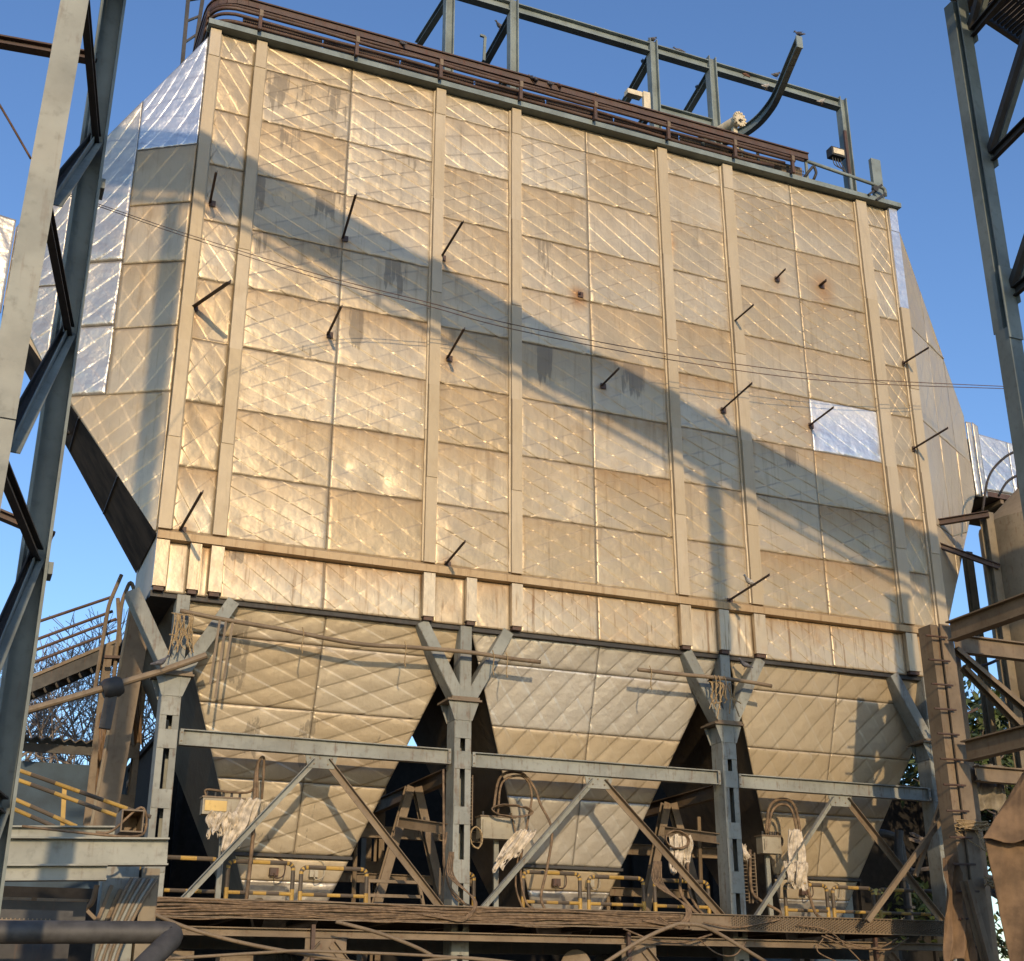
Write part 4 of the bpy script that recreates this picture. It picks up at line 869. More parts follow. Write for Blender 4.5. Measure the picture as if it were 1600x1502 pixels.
m = MB(); m.lathe(c0, -ax, [(0,.16),(1.3,.16)], 14); m.build('pipe_barrel', CREAM, vp, smooth='auto')
m = MB(); m.lathe(c0, ax, [(-.02,.21),(.03,.21)], 20); m.build('blank_flange', CREAM, vp)
for k in range(12):
    a = 2*math.pi*k/12; u = ax.orthogonal().normalized(); w = ax.cross(u); q = c0+(u*math.cos(a)+w*math.sin(a))*.19; m = MB(); m.lathe(q, ax, [(-.03,.035),(.055,.035)], 6); m.build('flange_bolt', CREAM, vp)
m = MB(); m.tube(spline([c0+ax*.05+u*.03, c0+ax*.09+u*.06+w*.05, c0+ax*.05+u*.09, c0+ax*.09+w*.07]), .018, 5); m.build('handle_loop', BLACKST, vp)
m = MB(); m.bar(c0-ax*.2-Vector((0,0,.16)), c0-ax*.2-Vector((0,0,.9)), .12, .12); m.build('pipe_support', CREAM, vp)
lb = thing('roof_terminal_box', 'cream fronted terminal box with cable tails on the last gantry post', 'junction box', (20.55, 25.20, 23.90))
c0 = Vector((20.56, 25.20, 24.08)); m = MB(); m.box(c0+Vector((-.22,0,-.14)), c0+Vector((.24,.25,.14))); m.build('box_body', BLACKST, lb)
m = MB(); m.box(c0+Vector((-.17,-.02,-.09)), c0+Vector((.19,-.002,.09))); m.build('front_plate', CREAM, lb)
for k in range(4): m = MB(); x = -.14+.09*k; m.tube(spline([c0+Vector((x,.1,-.14)), c0+Vector((x+.01,.1,-.28)), c0+Vector((x+.08,.1,-.42)), c0+Vector((.26,.1,-.5-.03*k))]), .014, 5); m.build('cable_tail', BLACKST, lb)
m = MB(); m.bar((20.98,25.34,22.5),(20.98,25.34,25.0),.09,.07); solo(m, 'conduit_riser', DKBROWN, 'rusty riser running up the last gantry post', 'pipe')
cr = Vector((14.55, 25.40, 24.12)); m = MB(); m.box(cr+Vector((-.1,-.05,-.3)), cr+Vector((.1,.05,.3))); m.box(cr+Vector((-.55,0,.15)), cr+Vector((-.11,.2,.3))); solo(m, 'perforated_box', CREAM, 'cream perforated box hung beside the third gantry post', 'box')
m = MB(); a = Vector((6.91, 25.60, 23.21)); 
for k in range(14): m.tube([a+Vector((-.45+.07*k,0,-.12)), a+Vector((-.45+.07*k,0,.1))], .04, 6)
solo(m, 'corrugated_scrap', CREAM, 'cream corrugated scrap lying behind the left roof tray', 'metal sheet')
m = MB(); m.bar((10.11, 26.00, 24.53), (10.14, 26.00, 25.31), .07, .05); m.bar((10.14, 26.00, 25.31), (10.00, 26.00, 25.32), .06,.06); solo(m, 'short_mast', GREENH, 'little bent mast between the first two gantry posts', 'pole')
m = MB(); a = Vector((21.22, 24.70, 22.70)); m.bar(a+Vector((-.2,0,-.25)), a+Vector((.3,0,.2)), .06,.06); m.bar(a+Vector((.05,0,-.35)), a+Vector((.4,0,-.05)), .05,.05); m.lathe(a+Vector((.05,-.05,0)), (0,1,0), [(0,.09),(.1,.09)], 10); solo(m, 'valve_handle', BLACKST, 'black valve handle at the right end of the roof', 'valve')
# ladder cage verticals at the left end of the roof
lad = thing('roof_ladder', 'black ladder rails rising past the left end of the roof', 'ladder', (2.4, 26.5, 21.0))
for (a, c) in [((2.63, 27.00, 25.27), (2.68, 27.00, 22.68)), ((3.00, 27.00, 25.40), (2.93, 27.00, 23.14))]:
    m = MB(); m.bar(a, c, .09, .07); m.build('ladder_rail', BLACKST, lad)
for f in (.2, .45, .7):
    m = MB(); m.bar(lerp((2.63, 27.00, 25.27), (2.68, 27.00, 22.68), f), lerp((3.00, 27.00, 25.40), (2.93, 27.00, 23.14), f), .05, .05); m.build('ladder_rung', BLACKST, lad)
m = MB(); m.box((3.9,26.3,22.48),(4.3,26.7,23.9)); solo(m, 'roof_box', CREAM, 'cream box top showing above the tray at the left', 'box')

# ------------------------------------------------------------------ conveyor gallery and its two trestle bents
def leg_I(m, x, y, z0, z1, w=.27, d=.30): m.ibeam((x, y, z0), (x, y, z1), d, w, up=(0,-1,0), tf=.03, tw=.02)
tl = thing('trestle', 'nearest tall laced steel trestle at the left edge', 'trestle tower', (.1, 12.5, 0), 'conveyor trestles')
m = MB(); m.channel((-.16, 10.62, -.2), (.21, 10.62, 21.2), .225, .2, up=(1,0,0), side=1); m.build('front_leg', LIGHTST, tl)
for za, zb, dd in ((-.2, 6.0, 0), (6.01, 21.2, .008)):
    m = MB(); fx = lambda z: -.16+.0173*(z+.2); m.bar((fx(za), 10.5-dd, za), (fx(zb), 10.5-dd, zb), .24, .02, up=(0,-1,0)); m.build('front_plate', LIGHTST, tl)
m = MB(); m.channel((.43, 13.1, -.2), (.45, 13.1, 21.3), .26, .15, up=(1,0,0), side=1); m.bar((.55,13.02,-.2),(.57,13.02,21.3),.03,.22, up=(0,-1,0)); m.bar((.31,13.02,-.2),(.33,13.02,21.3),.03,.22,up=(0,-1,0)); m.build('rear_leg', TOWERG, tl)
for i, z in enumerate((.9, 3.3, 5.68, 8.12, 10.5, 12.9, 15.3)):
    fx = -.14+.0173*z
    m = MB(); m.channel((fx+.03, 10.74, z), (.44, 12.98, z), .15, .07, up=(0,0,1)); m.build('lacing_strut', BLACKST, tl)
    for dx, mt in ((.05, TOWERG), (-.06, BLACKST)):
        m = MB(); m.angle((.42+dx*.5, 12.98, z-.02), (fx+dx, 10.74, z-2.30), .09, .09, up=(1,0,0)); m.build('lacing_bar', mt, tl)
    m = MB(); m.box((.36,12.90,z-.25),(.375,13.05,z+.25)); m.build('gusset_plate', TOWERG, tl)
for z in (5.5, 9.9):
    m = MB(); m.box((.56,12.95,z),(.62,13.2,z+.12)); m.build('splice_cleat', TOWERG, tl)
rx = 13.55
tr = thing('trestle', 'tall laced steel trestle at the upper right edge', 'trestle tower', (rx, 12.5, 0), 'conveyor trestles')
m = MB(); m.channel((rx-.105, 13.1, 10.9), (rx-.105, 13.1, 17.0), .21, .2, up=(1,0,0), side=1); m.bar((rx-.105, 12.99, 10.9), (rx-.105, 12.99, 17.0), .205, .02, up=(0,-1,0)); m.build('rear_leg', TOWERG, tr)
m = MB(); m.box((rx-.23, 12.985, -.2), (rx+.0, 13.25, 10.89)); m.build('rear_leg', TOWERG, tr)
m = MB(); m.box((rx-.245, 12.965, 10.7), (rx+.015, 12.982, 11.9)); m.build('splice_plate', TOWERG, tr)
m = MB(); m.box((rx-.64, 10.4, -.2), (rx-.30, 10.62, 17.0)); m.build('front_leg', TOWERG, tr)
for z in (1.9, 4.3, 6.7, 9.1, 11.5, 13.9, 16.3):
    m = MB(); m.channel((rx+.02, 12.96, z), (rx-.32, 10.64, z), .16, .08, up=(0,0,1)); m.build('lacing_strut', BLACKST, tr)
    for dx in (.04, -.08): m = MB(); m.angle((rx+dx, 12.96, z+.05), (rx-.36+dx, 10.64, z+2.35), .10, .09, up=(1,0,0)); m.build('lacing_bar', TOWERG if dx > 0 else BLACKST, tr)
    m = MB(); m.box((rx+.003, 12.9, z-.2),(rx+.018, 13.1, z+.3)); m.build('gusset_plate', TOWERG, tr)
def gz(x): return 22.08-.36*x
GA = thing('conveyor_gallery', 'sloping conveyor gallery whose slatted underside shows at the top right corner', 'conveyor gallery', (5, 12.5, 16))
xA, xB = -16.0, 27.0
def slope(m, y0, y1, d0, d1, xa=xA, xb=xB):
    m.add([(xa,y0,gz(xa)+d0),(xb,y0,gz(xb)+d0),(xb,y1,gz(xb)+d0),(xa,y1,gz(xa)+d0),(xa,y0,gz(xa)+d1),(xb,y0,gz(xb)+d1),(xb,y1,gz(xb)+d1),(xa,y1,gz(xa)+d1)],
          [(3,2,1,0),(4,5,6,7),(0,1,5,4),(1,2,6,5),(2,3,7,6),(3,0,4,7)]); return m
for y in (10.6, 13.22): slope(MB(), y, y+.08, 0, .16).build('bottom_chord', BLACKST, GA); slope(MB(), y, y+.08, .94, 1.04).build('top_chord', BLACKST, GA)
slope(MB(), 10.62, 10.64, .17, .93).build('side_sheet', ROOFM, GA); slope(MB(), 13.25, 13.27, .17, .93).build('side_sheet', ROOFM, GA)
slope(MB(), 10.7, 11.5, .10, .16).build('belt_deck', BLACKST, GA)
m = MB()
for i in range(560):
    x = xA+i*.0765; m.bar((x, 11.5, gz(x)+.06), (x, 13.2, gz(x)+.06), .035, .06)
tag(m.build('floor_slats', BLACKST, GA), kind='stuff')
for i in range(24): m = MB(); x = xA+.9+i*1.8; m.bar((x, 10.6, gz(x)-.05), (x, 13.3, gz(x)-.05), .12, .12); m.build('cross_bearer', BLACKST, GA)
slope(MB(), 10.62, 10.68, -.30, -.16).build('under_pipe', BLACKST, GA)
for x in (-14, 26): 
    for y in (10.7, 13.1): m = MB(); m.bar((x, y, -.2), (x, y, gz(x)), .4, .4); m.build('end_leg', TOWERG, GA)
# unseen post added past the right edge to throw shade on the casing
lp = thing('shade_post', 'unseen capped post added beyond the right edge to cast shade', 'steel post', (18.4, 15.4, 0))
for a, c, t in ((18.72, 19.2, 13.6),): m = MB(); m.box((a, 15.3, -.2), (c, 15.5, t)); m.build('post_leg', TOWERG, lp)
m = MB(); m.box((18.6,15.2,13.6),(19.3,15.6,13.64)); m.build('cap_plate', TOWERG, lp)

# ------------------------------------------------------------------ brown ladder column and beams at the right
lc = thing('ladder_column', 'brown dusty steel column with step irons at the right', 'steel column', (19.3, 22.0, 0))
m = MB(); m.add([(18.93,21.9,9.28),(19.12,21.9,9.28),(19.12,22.3,9.28),(18.93,22.3,9.28),(18.93,21.9,-.2),(19.12,21.9,-.2),(19.12,22.3,-.2),(18.93,22.3,-.2)], [(0,1,2,3),(4,7,6,5),(0,4,5,1),(1,5,6,2),(2,6,7,3),(3,7,4,0)]); m.build('left_flange', BROWN, lc)
m = MB(); m.box((19.14,21.84,-.2),(19.46,21.88,9.3)); m.box((19.121,22.0,-.2),(19.47,22.02,9.3)); m.build('front_plate', BROWN, lc)
m = MB(); m.box((19.95,22.8,-.2),(20.45,23.0,9.1)); m.build('rear_leg', BROWN, lc)
for z0, z1, s0 in ((8.9,9.1,0),(8.35,8.6,0),(7.85,8.05,0),(7.42,7.58,0),(-.2,7.41,.42),(6.0,6.25,0)):
    m = MB(); m.bar((19.47+.48*s0,22.08+.75*s0,(z0+z1)/2),(19.97,22.86,(z0+z1)/2),.02,z1-z0); m.build('lacing_plate', BROWN, lc)
m = MB(); m.bar((19.5,22.12,8.34),(19.95,22.82,8.06),.02,.07); m.build('lacing_plate', BROWN, lc)
m = MB(); m.bar((19.47,22.1,7.6),(19.8,22.6,7.84),.02,.06); m.build('lacing_plate', BROWN, lc)
for k in range(14):
    z = 2.2+k*.52; m = MB(); m.tube([(18.62,21.72,z),(19.22,21.76,z+.02)], .022, 6); m.build('step_iron', DKBROWN, lc)
RB = [((19.3,21.7,9.1),(19.3,14.2,9.1),.42,.26,BROWN,'big brown beam running out toward the viewer at the column head'),
      ((19.3,21.7,6.55),(19.3,14.2,6.55),.42,.26,BROWN,'lower brown beam running out toward the viewer'),
      ((19.75,22.15,9.0),(24.2,22.15,9.0),.40,.2,BROWN,'brown beam running right from the column head'),
      ((20.3,22.6,6.3),(24.6,22.6,6.3),.34,.2,BROWN,'orange brown beam crossing low behind the lower beam')]
for a, c, h, w, mt, l in RB: m = MB(); m.ibeam(a, c, h, w, tf=.03); solo(m, 'frame_beam', mt, l, 'steel beam')
for a, c, l in [((19.6,21.95,8.85),(22.2,21.95,7.1),'upper of the two diagonal ties right of the ladder column'),((19.9,22.1,8.5),(22.0,22.1,6.7),'lower darker diagonal tie right of the ladder column')]:
    m = MB(); m.channel(a, c, .18, .1, up=(0,-1,0)); solo(m, 'diagonal_tie', BROWN, l, 'brace')
sx = 25.05
silo = thing('silo', 'brown dusty silo under the outlet duct at the right edge', 'silo', (sx, 24.5, 0))
m = MB(); m.lathe((sx, 24.5, 0), (0,0,1), [(7.0,.6),(8.8,1.45),(13.2,1.45),(14.3,.35)], 28); m.build('silo_shell', TANKM, silo, smooth='auto')
m = MB(); m.lathe((sx, 24.5, 0), (0,0,1), [(10.9,1.5),(11.0,1.5)], 28); m.build('silo_band', BROWN, silo)
m = MB(); m.ibeam((23.5,24.6,-.2),(23.5,24.6,13.4),.25,.25, up=(0,-1,0)); m.build('silo_leg', TANKM, silo); m = MB(); m.ibeam((23.9,25.9,-.2),(23.9,25.9,12.8),.2,.2,up=(0,-1,0)); m.build('silo_leg', TANKM, silo)
m = MB(); m.ibeam((23.4,24.4,13.3),(22.1,25.6,13.2),.16,.14); m.build('silo_tie', DKBROWN, silo); m = MB(); m.ibeam((23.5,24.4,11.9),(21.9,25.6,12.9),.14,.12); m.build('silo_tie', DKBROWN, silo)
for i, (p, l) in enumerate([(([(23.77, 25.00, 13.62)]+[(24.16, 25.00, 14.67),(24.81, 25.00, 15.33),(25.54, 25.00, 15.73)]), 'black cable looping over the silver duct'), ([(24.88, 25.50, 14.41),(25.29, 25.50, 14.90),(25.91, 25.50, 15.26)], 'second thin cable over the silver duct'), ([(20.67, 23.00, 8.76),(21.13, 23.00, 8.81),(21.73, 23.00, 9.04),(22.15, 23.00, 9.36)], 'dark cable sagging between column and silo')]):
    m = MB(); m.tube(spline(p, 6), .035, 6); solo(m, 'sagging_cable', CABLED, l, 'cable', smooth=True)
m = MB(); m.bar((24.80, 24.50, 15.41), (24.62, 24.50, 13.57), .12, .1); solo(m, 'duct_stay', DKBROWN, 'rusty upright stay in front of the silver duct', 'strut')
# sacking, tarpaulins and leaning channels at the lower right
def crumple(q, lab, mat, seed, name='tarpaulin', amp=.12, cat='tarpaulin', n=44):
    rng = np.random.default_rng(seed); q = [np.array(p, float) for p in q]; m = MB(); V = []
    wv = [(rng.normal(0,3.2), rng.normal(0,2.2), rng.random()*6) for _ in range(6)] + [(rng.normal(0,9), rng.normal(0,7), rng.random()*6) for _ in range(3)]; nn = np.cross(q[1]-q[0], q[3]-q[0]); nn /= np.linalg.norm(nn)
    for j in range(n+1):
        for i in range(n+1):
            s, t = i/n, j/n; p = (1-s)*(1-t)*q[0]+s*(1-t)*q[1]+s*t*q[2]+(1-s)*t*q[3]
            d = sum((1-abs(math.sin(a*s+b*t+c))**.8)*(.42 if i_ < 6 else .10)-.15 for i_, (a, b, c) in enumerate(wv)); V.append(p+nn*amp*d+np.array([0,0,.04*math.sin(9*s+seed)*(1-t)]))
    m.add(V, [(j*(n+1)+i, j*(n+1)+i+1, (j+1)*(n+1)+i+1, (j+1)*(n+1)+i) for j in range(n) for i in range(n)])
    o = solo(m, name, mat, lab, cat, smooth=True); md = o.modifiers.new('thickness', 'SOLIDIFY'); md.thickness = .012; return o
crumple([(18.10, 20.20, 4.57),(19.14, 19.60, 4.55),(19.87, 20.00, 6.36),(19.49, 20.40, 5.96)], 'upper brown tarpaulin slung over the pile at the right edge', TARP, 1, amp=.10)
crumple([(18.40, 20.30, 2.00),(19.04, 19.40, 1.99),(19.71, 19.80, 4.86),(18.21, 20.30, 4.60)], 'lower brown tarpaulin hanging at the bottom right corner', TARP, 2, amp=.2)
crumple([(20.54, 23.00, 5.65),(21.34, 23.00, 5.58),(21.52, 23.00, 6.63),(20.60, 23.00, 6.61)], 'grey sacking sheet hung right of the ladder column', TARPG, 3, 'sacking', .2, 'sack cloth')
crumple([(18.07, 21.60, 2.48),(18.87, 21.60, 2.46),(18.82, 21.70, 4.53),(18.48, 21.70, 4.40)], 'curled brown sheet wrapped on the column foot', TARP, 4, amp=.22)
m = MB(); m.channel((18.75, 21.50, 3.96), (19.10, 21.50, 2.19), .24, .12, up=(0,-1,0)); solo(m, 'leaning_channel', BROWN, 'brown channel leaning at the column foot', 'steel channel')
m = MB(); m.bar((17.84, 23.60, 3.28), (19.97, 23.40, 5.49), .10, .10); m.bar((19.15, 23.55, 4.21), (20.48, 23.50, 6.57), .08, .08); solo(m, 'lashed_pole', BROWN, 'lashed brown pole leaning across the right end of the walkway', 'pole')
r = random.Random(5)
for i, (px, l) in enumerate([((1487,1275), 'pale twine knotted round the ladder column'), ((1525,1365), 'frayed straw twine at the foot of the ladder column')]):
    c0 = Vector((19.25,21.75,5.05) if i == 0 else (19.75,21.7,3.95)); m = MB()
    for k in range(16): m.tube(spline([c0+Vector((r.uniform(-.45,.45),r.uniform(-.1,.05),r.uniform(-.1,.1))) for _ in range(4)] + ([c0+Vector((.3,0,-.5))] if k % 4 == 0 else []), 4), .014, 4)
    solo(m, 'twine_knot', ROPE, l, 'twine', 'twine lashings')

# ------------------------------------------------------------------ overhead wires
WP = [[(0.13, 12.60, 9.54),(1.08, 17.00, 12.17),(2.52, 20.50, 14.17),(5.43, 23.00, 15.41),(8.04, 23.80, 15.76),(10.07, 24.00, 15.76),(13.95, 24.00, 15.80),(18.64, 24.00, 16.11),(20.92, 24.00, 16.39),(25.30, 24.00, 17.04)],
      [(0.13, 12.60, 9.52),(1.09, 17.00, 12.13),(2.53, 20.50, 14.11),(5.43, 23.00, 15.32),(8.04, 23.80, 15.67),(10.07, 24.00, 15.64),(13.95, 24.00, 15.66),(18.62, 24.00, 15.97),(25.29, 24.00, 16.98)],
      [(-0.78, 11.50, 10.03),(-0.50, 11.70, 9.77),(-0.15, 11.90, 9.38)]]
for p, l in zip(WP, ['upper of two overhead wires crossing the casing', 'lower of two overhead wires crossing the casing', 'short wire running up left behind the nearest trestle leg']):
    q = spline(p, 8); m = MB(); m.tube(q, [.006+.004*min(1, max(0, i-18)/14) for i in range(len(q))] if l[0] != 's' else .012, 6); solo(m, 'overhead_wire', WIREM, l, 'wire', 'overhead wires', smooth=True)
for a, c, h, l in [((-1.06, 13.00, 11.47), (0.35, 13.10, 11.67), .11, 'rusty cross rail behind the nearest trestle at the top'), ((-0.32, 14.00, 6.52), (0.63, 14.00, 6.22), .09, 'rusty cross rail behind the nearest trestle at mid height')]:
    m = MB(); m.ibeam(a, c, h, .12); solo(m, 'cross_rail', DKBROWN, l, 'steel rail')

# ------------------------------------------------------------------ left: stair, shed, rails and beams
stt = thing('stair_walkway', 'rusty outside stair with four rails left of the casing', 'stair', (1.6, 30, 9.5))
S0, S1 = Vector((0.90, 30.00, 7.90)), Vector((3.02, 30.00, 9.11))
for dy in (0, 1.0):
    m = MB(); m.bar(S0+Vector((0,dy,0)), S1+Vector((0,dy,0)), .05, .34); m.build('stringer', BLACKST, stt); m = MB(); m.bar(S0+Vector((0,dy-.05,.16)), S1+Vector((0,dy-.05,.16)), .04, .07); m.build('stringer_edge', BROWN, stt)
for k in range(9): m = MB(); q = S0.lerp(S1, (k+.5)/9); m.box(q+Vector((-.12,.05,-.02)), q+Vector((.12,.95,.02))); m.build('tread', BROWN, stt)
for a, c in [((0.78, 30.00, 9.27),(2.81, 30.00, 10.28)),((0.83, 30.00, 8.87),(2.82, 30.00, 9.93)),((0.86, 30.00, 8.64),(2.92, 30.00, 9.76)),((0.90, 30.00, 8.39),(2.95, 30.00, 9.50))]:
    m = MB(); m.tube([a, c], .035, 7, stripe=.6); m.build('hand_rail', [DKBROWN, TRAYM], stt)
ps = thing('stair_posts', 'rusty bent pipe newels at the head of the outside stair', 'railing', (2.90, 29.50, 9.15))
NEWEL = [[(2.59, 29.50, 7.98),(2.67, 29.50, 9.93),(2.87, 29.50, 10.65)],[(2.96, 29.50, 8.30),(2.94, 29.50, 10.03),(3.08, 29.50, 10.57),(3.23, 29.50, 10.22)],[(3.25, 29.50, 8.39),(3.26, 29.50, 9.92)],[(2.85, 29.50, 10.10),(3.02, 29.50, 9.02)]]
for P in NEWEL: m = MB(); m.tube(rounded(P, .2), .045, 7); m.build('newel_pipe', BROWN, ps)
m = MB(); m.bar((2.70, 29.40, 8.72), (3.28, 29.40, 8.76), .12, .06); m.build('newel_bar', DKBROWN, ps)
m = MB(); m.ibeam((2.82, 30.00, 5.09), (2.82, 30.00, 9.12), .2, .18, up=(0,-1,0)); solo(m, 'stair_pillar', BROWN, 'thin brown leg under the stair head', 'steel post')
ch = thing('dust_chute', 'tan inclined chute rising from the shed to the casing corner', 'chute', (2.88, 27.00, 4.75))
A, Bp = Vector((2.81, 27.00, 4.63)), Vector((3.11, 27.00, 9.44)); m = MB(); m.bar(A, Bp, .42, .42, up=(0,-1,0)); m.build('chute_body', BROWN, ch)
m = MB(); m.bar(A+Vector((-.24,-.2,0)), Bp+Vector((-.24,-.2,0)), .05, .06, up=(0,-1,0)); m.build('chute_edge', TANKM, ch)
crumple([(2.68, 27.30, 5.26),(3.09, 27.30, 5.35),(2.80, 27.30, 7.22),(2.57, 27.30, 7.13)], 'crumpled tan sheet on the chute', TARP, 7, 'bent_sheet', .3, 'metal sheet')
crumple([(3.30, 28.00, 6.60),(3.51, 28.00, 6.69),(3.32, 28.00, 8.55),(3.01, 28.00, 8.25)], 'brown flap hanging between chute and casing', TARP, 8, 'bent_sheet', .15, 'metal sheet')
m = MB(); m.tube([(0.84, 24.60, 6.39), (2.42, 24.60, 7.03), (3.34, 24.60, 7.41), (4.09, 24.60, 7.77)], .065, 10); solo(m, 'rusty_pipe', DKBROWN if False else BROWN, 'long rusty pipe sloping behind the leftmost post head', 'pipe', smooth='auto')
m = MB(); a = Vector((2.46, 24.60, 7.01)); m.lathe(a, (.9,0,.35), [(-.18,.15),(-.1,.19),(.1,.19),(.18,.15)], 12); m.bar(a+Vector((.0,0,-.1)), a+Vector((-.05,0,-.75)), .2,.12,up=(0,-1,0)); solo(m, 'pipe_valve', BLACKST, 'black valve body on the sloping rusty pipe', 'valve', smooth='auto')
shed = thing('shed', 'blue walled shed with a dark corrugated roof at the left', 'shed', (1.2, 33.5, 0))
m = MB(); m.box((-4.0,33.2,-.2),(3.9,37.0,7.0)); m.build('wall', BLUEW, shed)
m = MB(); n = 66
vs = []
for i in range(n+1):
    x = -4.3+i*.125; dz = .045*math.cos(i*math.pi)
    vs += [(x,32.7,7.48+dz),(x,37.4,8.2+dz),(x,32.7,7.45+dz),(x,37.4,8.17+dz)]
fs = []
for i in range(n): a, c = 4*i, 4*i+4; fs += [(a,c,c+1,a+1),(a+2,a+3,c+3,c+2),(a,a+2,c+2,c)]
m.add(vs, fs); m.build('roof', ROOFM, shed)
m = MB(); m.box((-4.2,32.9,7.18),(3.9,32.96,7.38)); m.build('eaves_board', BLACKST, shed)
yr = thing('stair_rail', 'yellow and black striped stair rails descending before the blue shed', 'handrail', (1.8, 23, 4.0))
for a, c in [((0.79, 23.00, 5.25),(3.15, 23.00, 4.56)),((0.82, 23.00, 5.09),(3.11, 23.00, 4.40)),((0.86, 23.00, 4.78),(1.99, 23.00, 4.35)),((0.88, 23.00, 4.62),(1.65, 23.00, 4.33))]:
    m = MB(); m.tube([a, c], .034, 8, stripe=.38); m.build('rail_tube', [YELLOW, BLACKP], yr, smooth='auto')
m = MB(); m.bar((1.73, 23.05, 4.98), (1.78, 23.05, 4.26), .07, .05); m.build('rail_post', YELLOW, yr)
FB = [((0.49, 19.00, 3.50),(2.87, 19.00, 3.59),.36,.24,LIGHTST,'big pale steel beam end in the left foreground'), ((0.49, 20.20, 3.86),(2.52, 20.20, 3.95),.20,.2,LIGHTST,'pale beam just behind the big left foreground beam'), ((0.51, 18.40, 3.18),(2.03, 18.40, 3.24),.20,.2,LIGHTST,'thin pale beam under the big left foreground beam')]
for a, c, h, w, mt, l in FB: m = MB(); m.ibeam(a, c, h, w, tf=.022); solo(m, 'foreground_beam', mt, l, 'steel beam')
m = MB(); a = Vector((2.35, 19.20, 3.97)); w = .13
for d in ((-w,-w),(w,-w),(-w,w),(w,w)): pass
m.box(a+Vector((-w,-.3,-w-.02)), a+Vector((w,.3,-w))); m.box(a+Vector((-w,-.3,w)), a+Vector((w,.3,w+.02))); m.box(a+Vector((-w-.02,-.3,-w-.02)), a+Vector((-w,.3,w+.02))); m.box(a+Vector((w,-.3,-w-.02)), a+Vector((w+.02,.3,w+.02)))
m.box(a+Vector((-w,.25,-w)), a+Vector((w,.27,w)))
solo(m, 'square_tube', BROWN, 'open square tube end lying on the foreground beam', 'steel tube')
m = MB(); a = Vector((2.15, 19.00, 3.81)); m.tube(spline([a+Vector((-.25,0,.0)), a+Vector((-.05,-.05,.02)), a+Vector((.3,-.05,.35)), a+Vector((.4,0,.1)), a+Vector((.2,-.1,-.05)), a+Vector((-.9,-.1,.0)), a+Vector((-1.2,-.1,.02))]), .018, 6); solo(m, 'loose_cable', CABLE, 'dark cable draped over the square tube', 'cable', smooth=True)
m = MB(); m.tube(rounded([(0.48, 16.50, 2.39), (2.70, 16.50, 2.43), (2.15, 16.00, 1.91)], .18, 6), .125, 14); solo(m, 'elbow_pipe', PIPEG, 'thick dark grey pipe with an elbow at the lower left', 'pipe', smooth='auto')
fp = thing('foot_post', 'wide shaded post foot with bundled conduits at lower left', 'steel post', (2.35, 20.6, -.2))
m = MB(); m.box((2.22,20.5,-.2),(2.72,20.9,3.55)); m.build('post_body', GREEN, fp)
m = MB(); m.box((2.75,20.4,-.2),(3.0,20.9,3.5)); m.build('post_side', TANKM, fp)
cd = thing('conduit_bundle', 'fanned grey conduits in front of the shaded post foot', 'pipes', (2.4, 20.3, 1.5))
for k in range(7): m = MB(); m.tube(spline([(2.2+.045*k-.15*(k<2), 20.3, 1.4), (2.22+.045*k, 20.3, 2.2), (2.42+.05*k, 20.3, 2.9), (2.6+.06*k, 20.35, 3.35)]), .026, 7); m.build('conduit', GREEN if k % 2 else BROWN, cd, smooth=True)
lj = [((.2,20.6,3.02),(2.1,20.7,3.06)),((.2,20.9,2.85),(2.0,21.0,2.9)),((.2,21,2.5),(2.2,21.1,2.55))]
for i, (a, c) in enumerate(lj): m = MB(); m.box(a, c); solo(m, 'flat_bar', BROWN, ['upper dusty flat bar at the lower left', 'middle dusty flat bar at the lower left', 'low dusty flat bar at the lower left'][i], 'steel bar')
m = MB()
for a, c in [((1.3,20.5,2.95),(2.0,20.5,3.0)),((1.28,20.5,2.86),(2.0,20.5,2.88)),((1.32,20.5,2.8),(1.32,20.5,3.05))]: m.bar(a, c, .07, .06)
m.tube(spline([(1.95,20.5,2.9),(2.1,20.5,3.0),(2.15,20.5,3.25)]), .04, 7); solo(m, 'bent_bracket', TARP, 'rusty bent bracket bar above the pipe at lower left', 'bracket')
m = MB()
for a, c in [((2.15,20.45,2.6),(2.35,20.45,3.25)),((2.25,20.45,2.55),(2.48,20.45,3.2)),((2.05,20.5,2.9),(2.5,20.5,2.5))]: m.bar(a, c, .06, .05)
solo(m, 'strap_bars', BROWN, 'crossed strap bars beside the bent bracket', 'steel bar')
cr = thing('steel_crate', 'black steel crate with a grille in the bottom left corner', 'crate', (1.4, 17.8, 2.1))
m = MB(); m.box((.3,17.8,2.0),(1.62,18.4,2.72)); m.build('crate_body', BLACKST, cr)
m = MB()
for k in range(18): m.box((.5+.05*k,17.77,2.42),(.515+.05*k,17.79,2.62))
for k in range(4): m.box((.5,17.765,2.44+.05*k),(1.38,17.785,2.452+.05*k))
tag(m.build('grille', BROWN, cr), kind='stuff')
m = MB(); m.box((-4.0,25.0,-.2),(3.0,25.3,3.55)); solo(m, 'dark_backing', SOOT, 'black backing added to darken the gap under the striped stair rails', 'wall')  # near-black slab added only to keep this gap dark
m = MB(); m.box((.2,19.6,2.62),(1.95,20.2,2.95)); solo(m, 'machine_cover', BLACKST, 'black machine cover above the crate at lower left', 'cover')

